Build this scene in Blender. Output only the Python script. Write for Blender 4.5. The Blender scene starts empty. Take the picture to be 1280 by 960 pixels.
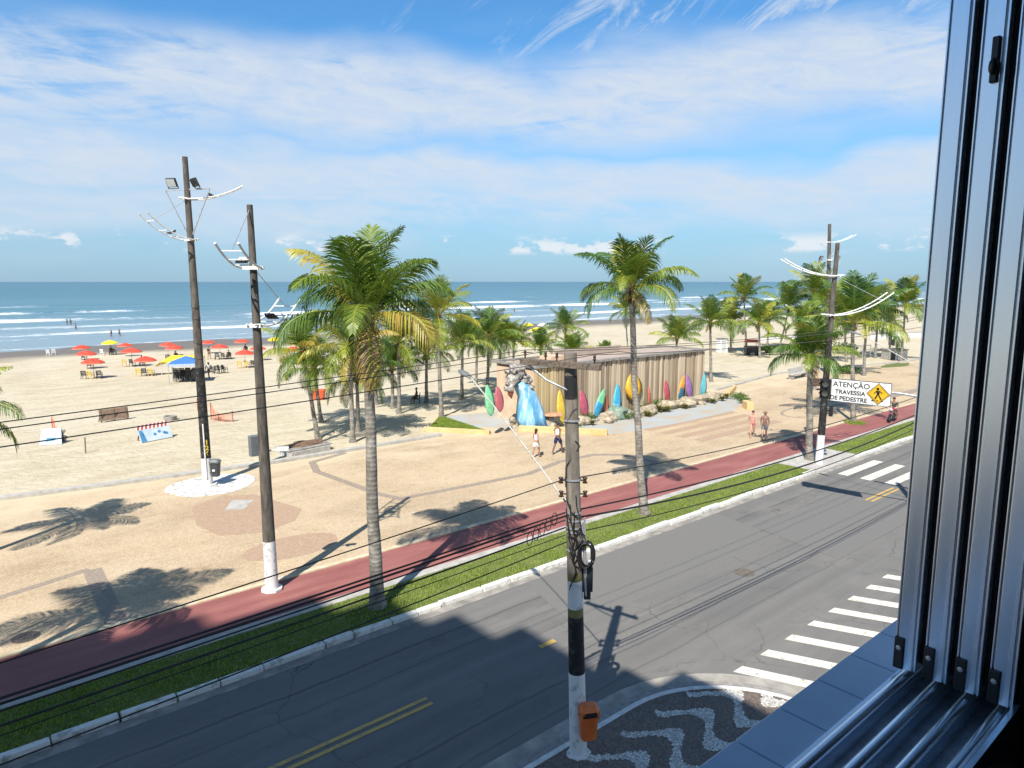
import bpy, bmesh, math, random
from mathutils import Vector, Matrix, noise, Quaternion
R = math.radians
sc = bpy.context.scene
col = sc.collection
rnd = random.Random(7)

# ------------------------------------------------------------------ camera model (world X runs along the avenue, Y towards the sea)
F = 870.0; PITCH = math.atan(128 / F); CAMH = 9.6; YAW = R(50)
cp, sp = math.cos(PITCH), math.sin(PITCH)
FW = Vector((math.cos(YAW) * cp, math.sin(YAW) * cp, -sp))
RT = Vector((math.sin(YAW), -math.cos(YAW), 0))
UP = Vector((math.cos(YAW) * sp, math.sin(YAW) * sp, cp))
SHX, SHY = .708, .451          # shadow offset per metre of height

def ray(x, y):
    return FW + RT * ((x - 640) / F) + UP * ((480 - y) / F)

def beach_z(y):
    if y < 38: return .07
    if y < 140: return .07 - (y - 38) / 102 * 1.15
    return -1.08 - (y - 140) * .02

def G(x, y, z=0.0):            # where the line of sight through a photo point meets level z
    d = ray(x, y); t = (z - CAMH) / d.z
    return Vector((d.x * t, d.y * t, z))

def GB(x, y):                  # the same on the sloping beach
    z = 0
    for i in range(12):
        p = G(x, y, z); z = beach_z(p.y)
    return Vector((p.x, p.y, z))

def at_depth(x, y, base):      # point on the line of sight as far forward as base
    d = ray(x, y); t = (base.x * math.cos(YAW) + base.y * math.sin(YAW)) / (d.x * math.cos(YAW) + d.y * math.sin(YAW))
    return Vector((0, 0, CAMH)) + d * t

def at_y(x, y, Y):
    d = ray(x, y); t = Y / d.y
    return Vector((d.x * t, Y, CAMH + d.z * t))

# ------------------------------------------------------------------ materials
def srgb(r, g, b):
    f = lambda c: (c / 255 / 12.92) if c / 255 <= .04045 else ((c / 255 + .055) / 1.055) ** 2.4
    return (f(r), f(g), f(b))

def newmat(name):
    m = bpy.data.materials.new(name); m.use_nodes = True
    nt = m.node_tree; b = nt.nodes['Principled BSDF']
    return m, nt, b

def N(nt, typ, **kw):
    n = nt.nodes.new(typ)
    for k, v in kw.items():
        if k.startswith('i_'): n.inputs[k[2:].replace('_', ' ')].default_value = v
        else: setattr(n, k, v)
    return n

def ramp(nt, fac, stops):
    r = nt.nodes.new('ShaderNodeValToRGB')
    e = r.color_ramp.elements
    while len(e) < len(stops): e.new(.5)
    for el, (p, c) in zip(e, stops):
        el.position = p; el.color = (*c, 1) if len(c) == 3 else c
    nt.links.new(fac, r.inputs[0]); return r.outputs[0]

def mixc(nt, fac, a, b, typ='MIX'):
    m = nt.nodes.new('ShaderNodeMix'); m.data_type = 'RGBA'; m.blend_type = typ
    for sock, v in ((m.inputs[0], fac), (m.inputs[6], a), (m.inputs[7], b)):
        if hasattr(v, 'is_linked') or hasattr(v, 'links'): nt.links.new(v, sock)
        elif isinstance(v, (int, float)): sock.default_value = v
        else: sock.default_value = (*v, 1)
    return m.outputs[2]

def math_(nt, op, a, b=None, c=None, clamp=False):
    m = nt.nodes.new('ShaderNodeMath'); m.operation = op; m.use_clamp = clamp
    for i, v in enumerate((a, b, c)):
        if v is None: continue
        if isinstance(v, (int, float)): m.inputs[i].default_value = v
        else: nt.links.new(v, m.inputs[i])
    return m.outputs[0]

def coords(nt, kind='Object', scale=(1, 1, 1), rot=(0, 0, 0)):
    if kind == 'World':
        src = nt.nodes.new('ShaderNodeNewGeometry').outputs['Position']
    else:
        src = nt.nodes.new('ShaderNodeTexCoord').outputs[kind]
    mp = nt.nodes.new('ShaderNodeMapping'); mp.inputs['Scale'].default_value = scale; mp.inputs['Rotation'].default_value = rot
    nt.links.new(src, mp.inputs[0]); return mp.outputs[0]

def noise_(nt, vec, scale, detail=4, rough=.55, dist=0.0):
    n = nt.nodes.new('ShaderNodeTexNoise'); n.inputs['Scale'].default_value = scale
    n.inputs['Detail'].default_value = detail; n.inputs['Roughness'].default_value = rough; n.inputs['Distortion'].default_value = dist
    nt.links.new(vec, n.inputs['Vector']); return n.outputs['Fac']

def voro(nt, vec, scale, feature='F1', out='Distance', rnd_=1.0):
    n = nt.nodes.new('ShaderNodeTexVoronoi'); n.feature = feature; n.inputs['Scale'].default_value = scale
    n.inputs['Randomness'].default_value = rnd_
    nt.links.new(vec, n.inputs['Vector']); return n.outputs[out]

def bump(nt, b, h, strength=.3, dist=.02):
    n = nt.nodes.new('ShaderNodeBump'); n.inputs['Strength'].default_value = strength; n.inputs['Distance'].default_value = dist
    nt.links.new(h, n.inputs['Height']); nt.links.new(n.outputs[0], b.inputs['Normal'])

def nmat(name, c1, c2, scale=4, rough=.7, bs=.2, bd=.01, kind='Object', metal=0, sc3=(1, 1, 1), lo=.35, hi=.65, island=0.0, spec=.5, detail=5):
    """two-tone weathered material"""
    m, nt, b = newmat(name)
    v = coords(nt, kind, sc3)
    n1 = noise_(nt, v, scale, detail, .6)
    c = ramp(nt, n1, [(lo, c1), (hi, c2)])
    if island:
        g = nt.nodes.new('ShaderNodeNewGeometry')
        hs = nt.nodes.new('ShaderNodeHueSaturation')
        nt.links.new(c, hs.inputs['Color'])
        nt.links.new(math_(nt, 'MULTIPLY_ADD', g.outputs['Random Per Island'], island, 1 - island / 2), hs.inputs['Value'])
        c = hs.outputs[0]
    nt.links.new(c, b.inputs['Base Color'])
    b.inputs['Roughness'].default_value = rough; b.inputs['Metallic'].default_value = metal
    b.inputs['Specular IOR Level'].default_value = spec
    if bs:
        bump(nt, b, noise_(nt, v, scale * 4, 4, .6), bs, bd)
    return m

_pl = {}
def plain(name, c, rough=.5, metal=0.0, var=.12):
    """paint / plastic with slight uneven fading"""
    if name in _pl: return _pl[name]
    d = tuple(x * (1 - var) for x in c); e = tuple(min(1, x * (1 + var)) for x in c)
    _pl[name] = nmat(name, d, e, 6, rough, .05, .003, metal=metal)
    return _pl[name]

# ------------------------------------------------------------------ mesh builder
class MB:
    def __init__(s): s.v = []; s.f = []; s.m = []; s.mi = 0; s.sm = []; s.smooth = False
    def add(s, vs, fs):
        o = len(s.v); s.v += [tuple(p) for p in vs]
        for f in fs: s.f.append(tuple(i + o for i in f)); s.m.append(s.mi); s.sm.append(s.smooth)
    def box(s, c, d, rz=0, M=None):
        x, y, z = (k / 2 for k in d)
        vs = [Vector((a * x, b * y, e * z)) for a in (-1, 1) for b in (-1, 1) for e in (-1, 1)]
        T = Matrix.Translation(c) @ (M if M is not None else Matrix.Rotation(rz, 4, 'Z'))
        s.add([T @ p for p in vs], [(0, 1, 3, 2), (4, 6, 7, 5), (0, 4, 5, 1), (2, 3, 7, 6), (0, 2, 6, 4), (1, 5, 7, 3)])
    def bar(s, a, b, w, h=None):
        """box beam between two points"""
        a = Vector(a); b = Vector(b); h = h or w
        d = (b - a); q = d.to_track_quat('X', 'Z').to_matrix().to_4x4()
        s.box((a + b) / 2, (d.length, w, h), M=q)
    def tube(s, pts, r, n=8, cap=True):
        pts = [Vector(p) for p in pts]
        if not isinstance(r, (list, tuple)): r = [r] * len(pts)
        vs = []; ref = Vector((0, 0, 1))
        d0 = (pts[1] - pts[0]).normalized()
        if abs(d0.z) > .9: ref = Vector((1, 0, 0))
        u = d0.cross(ref).normalized()
        for i, p in enumerate(pts):
            a = pts[max(i - 1, 0)]; b = pts[min(i + 1, len(pts) - 1)]
            d = (b - a).normalized(); u = (u - d * u.dot(d)).normalized(); w = d.cross(u)
            for k in range(n):
                t = 2 * math.pi * k / n
                vs.append(p + (u * math.cos(t) + w * math.sin(t)) * r[i])
        fs = []
        for i in range(len(pts) - 1):
            for k in range(n):
                k2 = (k + 1) % n
                fs.append((i * n + k, i * n + k2, (i + 1) * n + k2, (i + 1) * n + k))
        s.add(vs, fs)
        if cap: s.caps(vs[:n], vs[-n:])
    def caps(s, a, b):
        sm = s.smooth; s.smooth = False; n = len(a)
        s.add(a, [tuple(range(n - 1, -1, -1))]); s.add(b, [tuple(range(n))]); s.smooth = sm
    def lathe(s, prof, n=16, c=(0, 0, 0), cap=True, sx=1, sy=1):
        c = Vector(c); vs = []
        for r, z in prof:
            for k in range(n):
                t = 2 * math.pi * k / n
                vs.append(c + Vector((r * math.cos(t) * sx, r * math.sin(t) * sy, z)))
        fs = []
        for i in range(len(prof) - 1):
            for k in range(n):
                k2 = (k + 1) % n
                fs.append((i * n + k, i * n + k2, (i + 1) * n + k2, (i + 1) * n + k))
        s.add(vs, fs)
        if cap: s.caps(vs[:n], vs[-n:])
    def prism(s, poly, z0, z1):
        n = len(poly)
        a = sum(poly[i][0] * poly[(i + 1) % n][1] - poly[(i + 1) % n][0] * poly[i][1] for i in range(n))
        if a < 0: poly = poly[::-1]
        vs = [(p[0], p[1], z0) for p in poly] + [(p[0], p[1], z1) for p in poly]
        fs = [tuple(range(n - 1, -1, -1)), tuple(range(n, 2 * n))]
        fs += [(i, (i + 1) % n, n + (i + 1) % n, n + i) for i in range(n)]
        s.add(vs, fs)
    def panel(s, poly, th, M):
        """2-D outline in local XZ, thickness th along Y (front at -th/2), moved by M"""
        n = len(poly)
        a = sum(poly[i][0] * poly[(i + 1) % n][1] - poly[(i + 1) % n][0] * poly[i][1] for i in range(n))
        if a < 0: poly = poly[::-1]
        vs = [M @ Vector((p[0], -th / 2, p[1])) for p in poly] + [M @ Vector((p[0], th / 2, p[1])) for p in poly]
        fs = [tuple(range(n)), tuple(range(2 * n - 1, n - 1, -1))]
        fs += [(i, n + i, n + (i + 1) % n, (i + 1) % n) for i in range(n)]
        s.add(vs, fs)
    def blob(s, c, d, seed=0, amp=.25, sub=2, freq=1.3, flat=None):
        bm = bmesh.new(); bmesh.ops.create_icosphere(bm, subdivisions=sub, radius=1)
        off = Vector((seed * 7.3, seed * 3.1, seed * 1.7)); vs = []
        for v in bm.verts:
            k = 1 + amp * noise.noise(v.co * freq + off) * 2 + amp * .5 * noise.noise(v.co * freq * 2.7 + off)
            p = v.co * k
            if flat is not None and p.z < flat: p.z = flat
            vs.append(Vector((p.x * d[0], p.y * d[1], p.z * d[2])) + Vector(c))
        s.add(vs, [tuple(v.index for v in f.verts) for f in bm.faces]); bm.free()
    def build(s, name, mats, parent=None, loc=None, rz=0, smooth=None, bev=0):
        me = bpy.data.meshes.new(name); me.from_pydata(s.v, [], s.f)
        if not isinstance(mats, (list, tuple)): mats = [mats]
        for m in mats: me.materials.append(m)
        me.polygons.foreach_set('material_index', s.m)
        me.polygons.foreach_set('use_smooth', [True] * len(s.f) if smooth else s.sm)
        me.update()
        o = bpy.data.objects.new(name, me); col.objects.link(o)
        if parent is not None: o.parent = parent
        if loc is not None: o.location = loc
        if rz: o.rotation_euler.z = rz
        if bev:
            bmod = o.modifiers.new('bevel', 'BEVEL'); bmod.width = bev; bmod.segments = 2; bmod.limit_method = 'ANGLE'
        return o

def tag(o, label=None, cat=None, group=None, kind=None):
    if label: o['label'] = label
    if cat: o['category'] = cat
    if group: o['group'] = group
    if kind: o['kind'] = kind
    return o

def thing(name, label, cat, loc=(0, 0, 0), rz=0, group=None):
    o = bpy.data.objects.new(name, None); col.objects.link(o)
    o.empty_display_size = .2
    o.location = loc; o.rotation_euler = (0, 0, rz)
    return tag(o, label, cat, group)

def copy_tree(o, parent=None):
    c = o.copy(); col.objects.link(c)
    if parent is not None: c.parent = parent
    for ch in list(o.children): copy_tree(ch, c)
    return c

def place(o, loc, rz=0, s=1, label=None, group=None):
    o.location = loc; o.rotation_euler = (0, 0, rz); o.scale = (s, s, s)
    if label: o['label'] = label
    if group: o['group'] = group
    return o

def structure(mb, name, m, **k): return tag(mb.build(name, m, **k), kind='structure')

def text_mb(mb, txt, size, cx, cz, y, depth=.004, M=None, bold=0.0):
    """flat lettering in local XZ facing -Y, centred on cx, cz"""
    cu = bpy.data.curves.new('lettering', 'FONT'); cu.body = txt; cu.size = size; cu.align_x = 'CENTER'; cu.align_y = 'CENTER'
    cu.extrude = depth / 2; cu.offset = bold
    ob = bpy.data.objects.new('lettering', cu); col.objects.link(ob)
    dg = bpy.context.evaluated_depsgraph_get()
    me = bpy.data.meshes.new_from_object(ob.evaluated_get(dg))
    vs = [Vector((v.co.x + cx, y - v.co.z, v.co.y + cz)) for v in me.vertices]
    if M is not None: vs = [M @ v for v in vs]
    mb.add(vs, [tuple(p.vertices) for p in me.polygons])
    bpy.data.objects.remove(ob); bpy.data.curves.remove(cu); bpy.data.meshes.remove(me)

# ------------------------------------------------------------------ camera
cam = bpy.data.cameras.new('camera'); cam.sensor_width = 36; cam.lens = F / 1280 * 36; cam.clip_start = .02; cam.clip_end = 60000
co = bpy.data.objects.new('camera', cam); col.objects.link(co)
co.location = (0, 0, CAMH); co.rotation_euler = (math.pi / 2 - PITCH, 0, YAW - math.pi / 2)
sc.camera = co

# ------------------------------------------------------------------ light
sun = bpy.data.lights.new('sun', 'SUN'); sun.energy = 4.9; sun.angle = R(.53); sun.color = (1, .955, .87)
so = bpy.data.objects.new('sun', sun); col.objects.link(so)
so.location = (-40, -30, 80)
so.rotation_euler = Vector((SHX, SHY, -1)).to_track_quat('-Z', 'Y').to_euler()
SUN_EL = math.atan(1 / math.hypot(SHX, SHY)); SUN_ROT = math.atan2(-SHX, -SHY)

w = bpy.data.worlds.new('World'); sc.world = w; w.use_nodes = True
nt = w.node_tree; bg = nt.nodes['Background']; bg.inputs[1].default_value = .125
sky = nt.nodes.new('ShaderNodeTexSky'); sky.sky_type = 'NISHITA'; sky.sun_disc = False
sky.sun_elevation = SUN_EL; sky.sun_rotation = SUN_ROT; sky.air_density = 1.0; sky.dust_density = .6; sky.ozone_density = 2.2
tc = nt.nodes.new('ShaderNodeTexCoord')
sep = nt.nodes.new('ShaderNodeSeparateXYZ'); nt.links.new(tc.outputs['Generated'], sep.inputs[0])
# azimuth measured clockwise from the middle of the view's compass bearing, elevation in degrees
def lin(a, b, c0): return math_(nt, 'ADD', math_(nt, 'ADD', math_(nt, 'MULTIPLY', sep.outputs[0], a), math_(nt, 'MULTIPLY', sep.outputs[1], b)), c0)
az = math_(nt, 'ARCTAN2', lin(math.sin(YAW), -math.cos(YAW), 0), lin(math.cos(YAW), math.sin(YAW), 0))
azd = math_(nt, 'MULTIPLY', az, 180 / math.pi)
eld = math_(nt, 'MULTIPLY', math_(nt, 'ARCSINE', sep.outputs[2]), 180 / math.pi)
def cvec(sx, sy, ox=0, oy=0, tilt=0.0):
    c = nt.nodes.new('ShaderNodeCombineXYZ')
    e = math_(nt, 'ADD', eld, math_(nt, 'MULTIPLY', azd, -tilt))
    nt.links.new(math_(nt, 'MULTIPLY_ADD', azd, sx, ox), c.inputs[0]); nt.links.new(math_(nt, 'MULTIPLY_ADD', e, sy, oy), c.inputs[1])
    return c.outputs[0]
def sstep(v, a, b):
    m = nt.nodes.new('ShaderNodeMapRange'); m.interpolation_type = 'SMOOTHSTEP'
    nt.links.new(v, m.inputs[0]); m.inputs[1].default_value = a; m.inputs[2].default_value = b
    return m.outputs[0]
SKY_NODES = None
# clouds: high thin sheet in long tilted streaks, wisps, and small heaps along the horizon
warp = noise_(nt, cvec(.05, .10), 1.0, 3, .5)
wel = math_(nt, 'ADD', eld, math_(nt, 'MULTIPLY', math_(nt, 'SUBTRACT', warp, .5), 9))
def band(c, hw, soft, tilt):
    t = math_(nt, 'ABSOLUTE', math_(nt, 'SUBTRACT', math_(nt, 'ADD', wel, math_(nt, 'MULTIPLY', azd, -tilt)), c))
    return math_(nt, 'SUBTRACT', 1, sstep(t, hw - soft, hw + soft))
n_streak = noise_(nt, cvec(.045, .38, 3, 1, .06), 1.0, 8, .62, .5)
n_soft = noise_(nt, cvec(.03, .12, 11, 5, .02), 1.0, 4, .5, .2)
n_fine = noise_(nt, cvec(.22, .75, 1, 9, -.10), 1.0, 9, .66, .6)
n_wisp = noise_(nt, cvec(.10, .22, 5, 2, .75), 1.0, 8, .68, 1.6)
b1 = math_(nt, 'MULTIPLY', band(13.6, 3.0, 2.0, .012), sstep(math_(nt, 'MULTIPLY_ADD', n_fine, .30, n_streak), .34, .62))
b2 = math_(nt, 'MULTIPLY', band(7.9, 1.8, 1.0, -.03), math_(nt, 'MULTIPLY', sstep(n_streak, .18, .46), .95))
b3 = math_(nt, 'MULTIPLY', band(5.8, 2.0, 1.6, 0), math_(nt, 'MULTIPLY', sstep(math_(nt, 'MULTIPLY_ADD', n_fine, .4, n_soft), .38, .72), .80))
b4 = math_(nt, 'MULTIPLY', math_(nt, 'MULTIPLY', sstep(eld, 13.5, 19), sstep(n_wisp, .47, .70)), math_(nt, 'MULTIPLY_ADD', sstep(azd, -14, 10), .70, .22))
b5 = math_(nt, 'MULTIPLY', math_(nt, 'MULTIPLY', sstep(n_soft, .5, .8), .35), math_(nt, 'SUBTRACT', 1, sstep(eld, 18, 26)))
cl = math_(nt, 'MAXIMUM', math_(nt, 'MAXIMUM', b1, b2), math_(nt, 'MAXIMUM', b3, math_(nt, 'MAXIMUM', b4, b5)))
cl = math_(nt, 'MULTIPLY', cl, math_(nt, 'MULTIPLY_ADD', sstep(n_fine, .26, .70), .34, .70), clamp=True)
# heaps
n_heap = noise_(nt, cvec(.16, .30, 2, 4), 1.0, 5, .55)
n_puff = noise_(nt, cvec(.9, 1.5, 7, 3), 1.0, 6, .6)
heap = math_(nt, 'MULTIPLY', sstep(math_(nt, 'MULTIPLY_ADD', n_puff, .30, n_heap), .672, .74),
             math_(nt, 'MULTIPLY', sstep(eld, 2.0, 2.5), math_(nt, 'SUBTRACT', 1, sstep(eld, 2.9, 3.9))))
c_sky = mixc(nt, 1.0, sky.outputs[0], (.42, .80, 1.02), 'MULTIPLY')
# paler, bluer towards the horizon
c_sky = mixc(nt, math_(nt, 'MULTIPLY', sstep(eld, 21, 42), .55), c_sky, (.10, .42, 1.15))   # darker blue above the view, set to cut the fill light
hz = math_(nt, 'SUBTRACT', 1, sstep(eld, 0, 16))
c_sky = mixc(nt, math_(nt, 'MULTIPLY', hz, .75), c_sky, (2.1, 2.95, 4.05))
c1 = mixc(nt, math_(nt, 'MULTIPLY', cl, .93), c_sky, (3.85, 4.3, 4.9))
c2 = mixc(nt, math_(nt, 'MULTIPLY', heap, .8), c1, (4.9, 5.1, 5.3))
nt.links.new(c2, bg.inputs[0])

vs_ = sc.view_settings
vs_.view_transform = 'Standard'; vs_.look = 'None'; vs_.exposure = .50; vs_.gamma = 1; vs_.use_curve_mapping = False

# ------------------------------------------------------------------ ground materials
def m_sand():
    m, nt, b = newmat('sand')
    v = coords(nt, 'World')
    big = noise_(nt, v, .05, 5, .6); mid = noise_(nt, coords(nt, 'World', (.6, 1.2, 1)), .6, 6, .65); fine = noise_(nt, v, 7, 5, .7)
    c = ramp(nt, mid, [(.3, (.43, .36, .245)), (.5, (.53, .455, .325)), (.66, (.60, .525, .39))])
    c = mixc(nt, math_(nt, 'MULTIPLY', ramp(nt, big, [(.42, (0, 0, 0)), (.6, (1, 1, 1))]), .55), c, (.60, .535, .41))
    c = mixc(nt, math_(nt, 'MULTIPLY', ramp(nt, fine, [(.3, (1, 1, 1)), (.5, (0, 0, 0))]), .3), c, (.34, .265, .17))
    trod = noise_(nt, coords(nt, 'World', (.35, .9, 1), (0, 0, .2)), 1.4, 7, .75)
    c = mixc(nt, ramp(nt, trod, [(.52, (0, 0, 0)), (.66, (.55, .55, .55))]), c, (.40, .33, .225))
    # wet sand near the water line
    sx = nt.nodes.new('ShaderNodeSeparateXYZ'); nt.links.new(v, sx.inputs[0])
    yy = math_(nt, 'ADD', sx.outputs[1], math_(nt, 'MULTIPLY', math_(nt, 'SUBTRACT', noise_(nt, v, .035, 3), .5), 26))
    mr = N(nt, 'ShaderNodeMapRange'); nt.links.new(yy, mr.inputs[0]); mr.inputs[1].default_value = 110; mr.inputs[2].default_value = 119
    c = mixc(nt, math_(nt, 'MULTIPLY', mr.outputs[0], .92), c, (.15, .125, .105))
    nt.links.new(c, b.inputs['Base Color'])
    nt.links.new(math_(nt, 'MULTIPLY_ADD', mr.outputs[0], -.45, .95), b.inputs['Roughness'])
    b.inputs['Specular IOR Level'].default_value = .25
    foot = voro(nt, v, 1.7)
    h = math_(nt, 'ADD', math_(nt, 'MULTIPLY', math_(nt, 'MINIMUM', foot, .4), 1.2), math_(nt, 'MULTIPLY', noise_(nt, v, 2.3, 6, .65), 1.1))
    bump(nt, b, h, .75, .11)
    return m

def m_prom():
    m, nt, b = newmat('promenade_pebbles')
    v = coords(nt, 'World')
    big = noise_(nt, v, .16, 5, .62); mid = noise_(nt, coords(nt, 'World', (.5, 1, 1), (0, 0, .35)), .55, 7, .7); peb = voro(nt, v, 26); fine = noise_(nt, v, 28, 3, .7)
    c = ramp(nt, mid, [(.33, (.31, .23, .15)), (.5, (.43, .335, .23)), (.66, (.52, .42, .30))])
    c = mixc(nt, ramp(nt, big, [(.38, (0, 0, 0)), (.66, (.75, .75, .75))]), c, (.58, .445, .29))
    cv = nt.nodes.new('ShaderNodeTexVoronoi'); cv.inputs['Scale'].default_value = 26; nt.links.new(v, cv.inputs['Vector'])
    g = nt.nodes.new('ShaderNodeRGBToBW'); nt.links.new(cv.outputs['Color'], g.inputs[0])
    c = mixc(nt, .30, c, ramp(nt, g.outputs[0], [(.2, (.28, .19, .11)), (.5, (.5, .37, .22)), (.8, (.74, .60, .42))]))
    st = noise_(nt, coords(nt, 'World', (1, 1.6, 1), (0, 0, 1.0)), 1.6, 5, .7)
    c = mixc(nt, ramp(nt, st, [(.57, (0, 0, 0)), (.74, (.6, .6, .6))]), c, (.27, .18, .11))
    st2 = noise_(nt, v, 5.5, 3, .6)
    c = mixc(nt, ramp(nt, st2, [(.68, (0, 0, 0)), (.74, (.5, .5, .5))]), c, (.2, .14, .09))
    # sand blown over from the beach side, and trodden traces along the walking line
    sx = nt.nodes.new('ShaderNodeSeparateXYZ'); nt.links.new(v, sx.inputs[0])
    dr = noise_(nt, coords(nt, 'World', (.22, .5, 1)), 1.0, 7, .7)
    mr = N(nt, 'ShaderNodeMapRange'); nt.links.new(math_(nt, 'MULTIPLY_ADD', math_(nt, 'SUBTRACT', dr, .5), 26, sx.outputs[1]), mr.inputs[0]); mr.inputs[1].default_value = 31.5; mr.inputs[2].default_value = 36.5; mr.inputs[4].default_value = .8
    c = mixc(nt, mr.outputs[0], c, (.60, .50, .345))
    tr_ = noise_(nt, coords(nt, 'World', (.06, .9, 1), (0, 0, .05)), 1.2, 6, .7)
    c = mixc(nt, ramp(nt, tr_, [(.54, (0, 0, 0)), (.68, (.30, .30, .30))]), c, (.54, .42, .285))
    nt.links.new(c, b.inputs['Base Color']); b.inputs['Roughness'].default_value = .9; b.inputs['Specular IOR Level'].default_value = .2
    bump(nt, b, math_(nt, 'ADD', math_(nt, 'MULTIPLY', peb, -.5), fine), .35, .012)
    return m

def m_asphalt():
    m, nt, b = newmat('asphalt')
    v = coords(nt, 'World')
    streak = noise_(nt, coords(nt, 'World', (.035, 1.1, 1)), 1.5, 5, .6); big = noise_(nt, v, .22, 5, .65); fine = noise_(nt, v, 45, 3, .8); agg = voro(nt, v, 60)
    c = ramp(nt, streak, [(.3, (.115, .11, .103)), (.52, (.165, .157, .147)), (.7, (.215, .204, .19))])
    c = mixc(nt, ramp(nt, big, [(.4, (0, 0, 0)), (.65, (.7, .7, .7))]), c, (.195, .184, .17))
    c = mixc(nt, .4, c, ramp(nt, fine, [(.3, (.085, .08, .076)), (.5, (.17, .162, .152)), (.7, (.27, .258, .24))]))
    # longitudinal paving seams
    sx = nt.nodes.new('ShaderNodeSeparateXYZ'); nt.links.new(v, sx.inputs[0])
    wob = math_(nt, 'MULTIPLY', math_(nt, 'SUBTRACT', noise_(nt, coords(nt, 'World', (.25, 0, 0)), 1.0, 4), .5), .5)
    yy = math_(nt, 'ADD', sx.outputs[1], wob)
    for y0, wd, am in ((14.95, .03, .5), (14.1, .02, .35), (11.2, .025, .45), (10.4, .02, .3)):
        d = math_(nt, 'ABSOLUTE', math_(nt, 'SUBTRACT', yy, y0))
        mr = N(nt, 'ShaderNodeMapRange'); nt.links.new(d, mr.inputs[0]); mr.inputs[1].default_value = wd; mr.inputs[2].default_value = wd * 2; mr.inputs[3].default_value = am; mr.inputs[4].default_value = 0
        c = mixc(nt, mr.outputs[0], c, (.05, .05, .05))
    for yc in (10.9, 12.0, 13.5, 14.7):
        d = math_(nt, 'ABSOLUTE', math_(nt, 'SUBTRACT', yy, yc)); mr = N(nt, 'ShaderNodeMapRange'); mr.interpolation_type = 'SMOOTHSTEP'; nt.links.new(d, mr.inputs[0]); mr.inputs[1].default_value = .0; mr.inputs[2].default_value = .42; mr.inputs[3].default_value = .34; mr.inputs[4].default_value = 0
        c = mixc(nt, math_(nt, 'MULTIPLY', mr.outputs[0], ramp(nt, noise_(nt, coords(nt, 'World', (.05, .6, 1)), 1.3, 5, .6), [(.3, (.2, .2, .2)), (.65, (1, 1, 1))])), c, (.10, .095, .09))
    oil = noise_(nt, coords(nt, 'World', (.5, 1.1, 1)), 1.15, 6, .7)
    c = mixc(nt, ramp(nt, oil, [(.60, (0, 0, 0)), (.72, (.55, .55, .55))]), c, (.075, .072, .07))
    dust = noise_(nt, coords(nt, 'World', (.3, .8, 1)), .8, 7, .7)
    c = mixc(nt, ramp(nt, dust, [(.52, (0, 0, 0)), (.75, (.5, .5, .5))]), c, (.27, .245, .215))
    # cracks
    ck = nt.nodes.new('ShaderNodeTexVoronoi'); ck.feature = 'DISTANCE_TO_EDGE'; ck.inputs['Scale'].default_value = .33
    vv = N(nt, 'ShaderNodeVectorMath', operation='ADD'); nn = nt.nodes.new('ShaderNodeTexNoise'); nn.inputs['Scale'].default_value = .9; nn.inputs['Detail'].default_value = 5
    nt.links.new(v, nn.inputs['Vector']); nt.links.new(v, vv.inputs[0]); nt.links.new(nn.outputs['Color'], vv.inputs[1]); nt.links.new(vv.outputs[0], ck.inputs['Vector'])
    mr = N(nt, 'ShaderNodeMapRange'); nt.links.new(ck.outputs['Distance'], mr.inputs[0]); mr.inputs[1].default_value = .002; mr.inputs[2].default_value = .008; mr.inputs[3].default_value = .55; mr.inputs[4].default_value = 0
    c = mixc(nt, math_(nt, 'MULTIPLY', mr.outputs[0], ramp(nt, big, [(.45, (0, 0, 0)), (.6, (1, 1, 1))])), c, (.045, .045, .045))
    nt.links.new(c, b.inputs['Base Color']); b.inputs['Roughness'].default_value = .82; b.inputs['Specular IOR Level'].default_value = .35
    bump(nt, b, math_(nt, 'ADD', agg, fine), .3, .006)
    return m

def m_bike():
    m, nt, b = newmat('red_cycle_lane')
    v = coords(nt, 'World')
    a = noise_(nt, coords(nt, 'World', (.25, 1.2, 1)), 1.3, 6, .65); f = noise_(nt, v, 30, 3, .7)
    c = ramp(nt, a, [(.28, (.215, .072, .066)), (.5, (.28, .098, .086)), (.72, (.35, .145, .122))])
    c = mixc(nt, ramp(nt, f, [(.55, (0, 0, 0)), (.8, (.3, .3, .3))]), c, (.40, .19, .16))
    d = noise_(nt, coords(nt, 'World', (.8, 1.5, 1)), 1.1, 6, .75)
    c = mixc(nt, ramp(nt, d, [(.64, (0, 0, 0)), (.8, (.5, .5, .5))]), c, (.42, .30, .22))
    nt.links.new(c, b.inputs['Base Color']); b.inputs['Roughness'].default_value = .8
    bump(nt, b, f, .15, .004)
    return m

def m_paint(name, c, wear=.5, sc_=5):
    """road paint, worn through to the asphalt in places"""
    m, nt, b = newmat(name)
    v = coords(nt, 'World'); a = noise_(nt, v, sc_, 7, .75)
    cc = mixc(nt, ramp(nt, a, [(wear, (0, 0, 0)), (wear + .12, (1, 1, 1))]), c, (.2, .19, .18))
    nt.links.new(cc, b.inputs['Base Color']); b.inputs['Roughness'].default_value = .7
    return m

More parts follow.
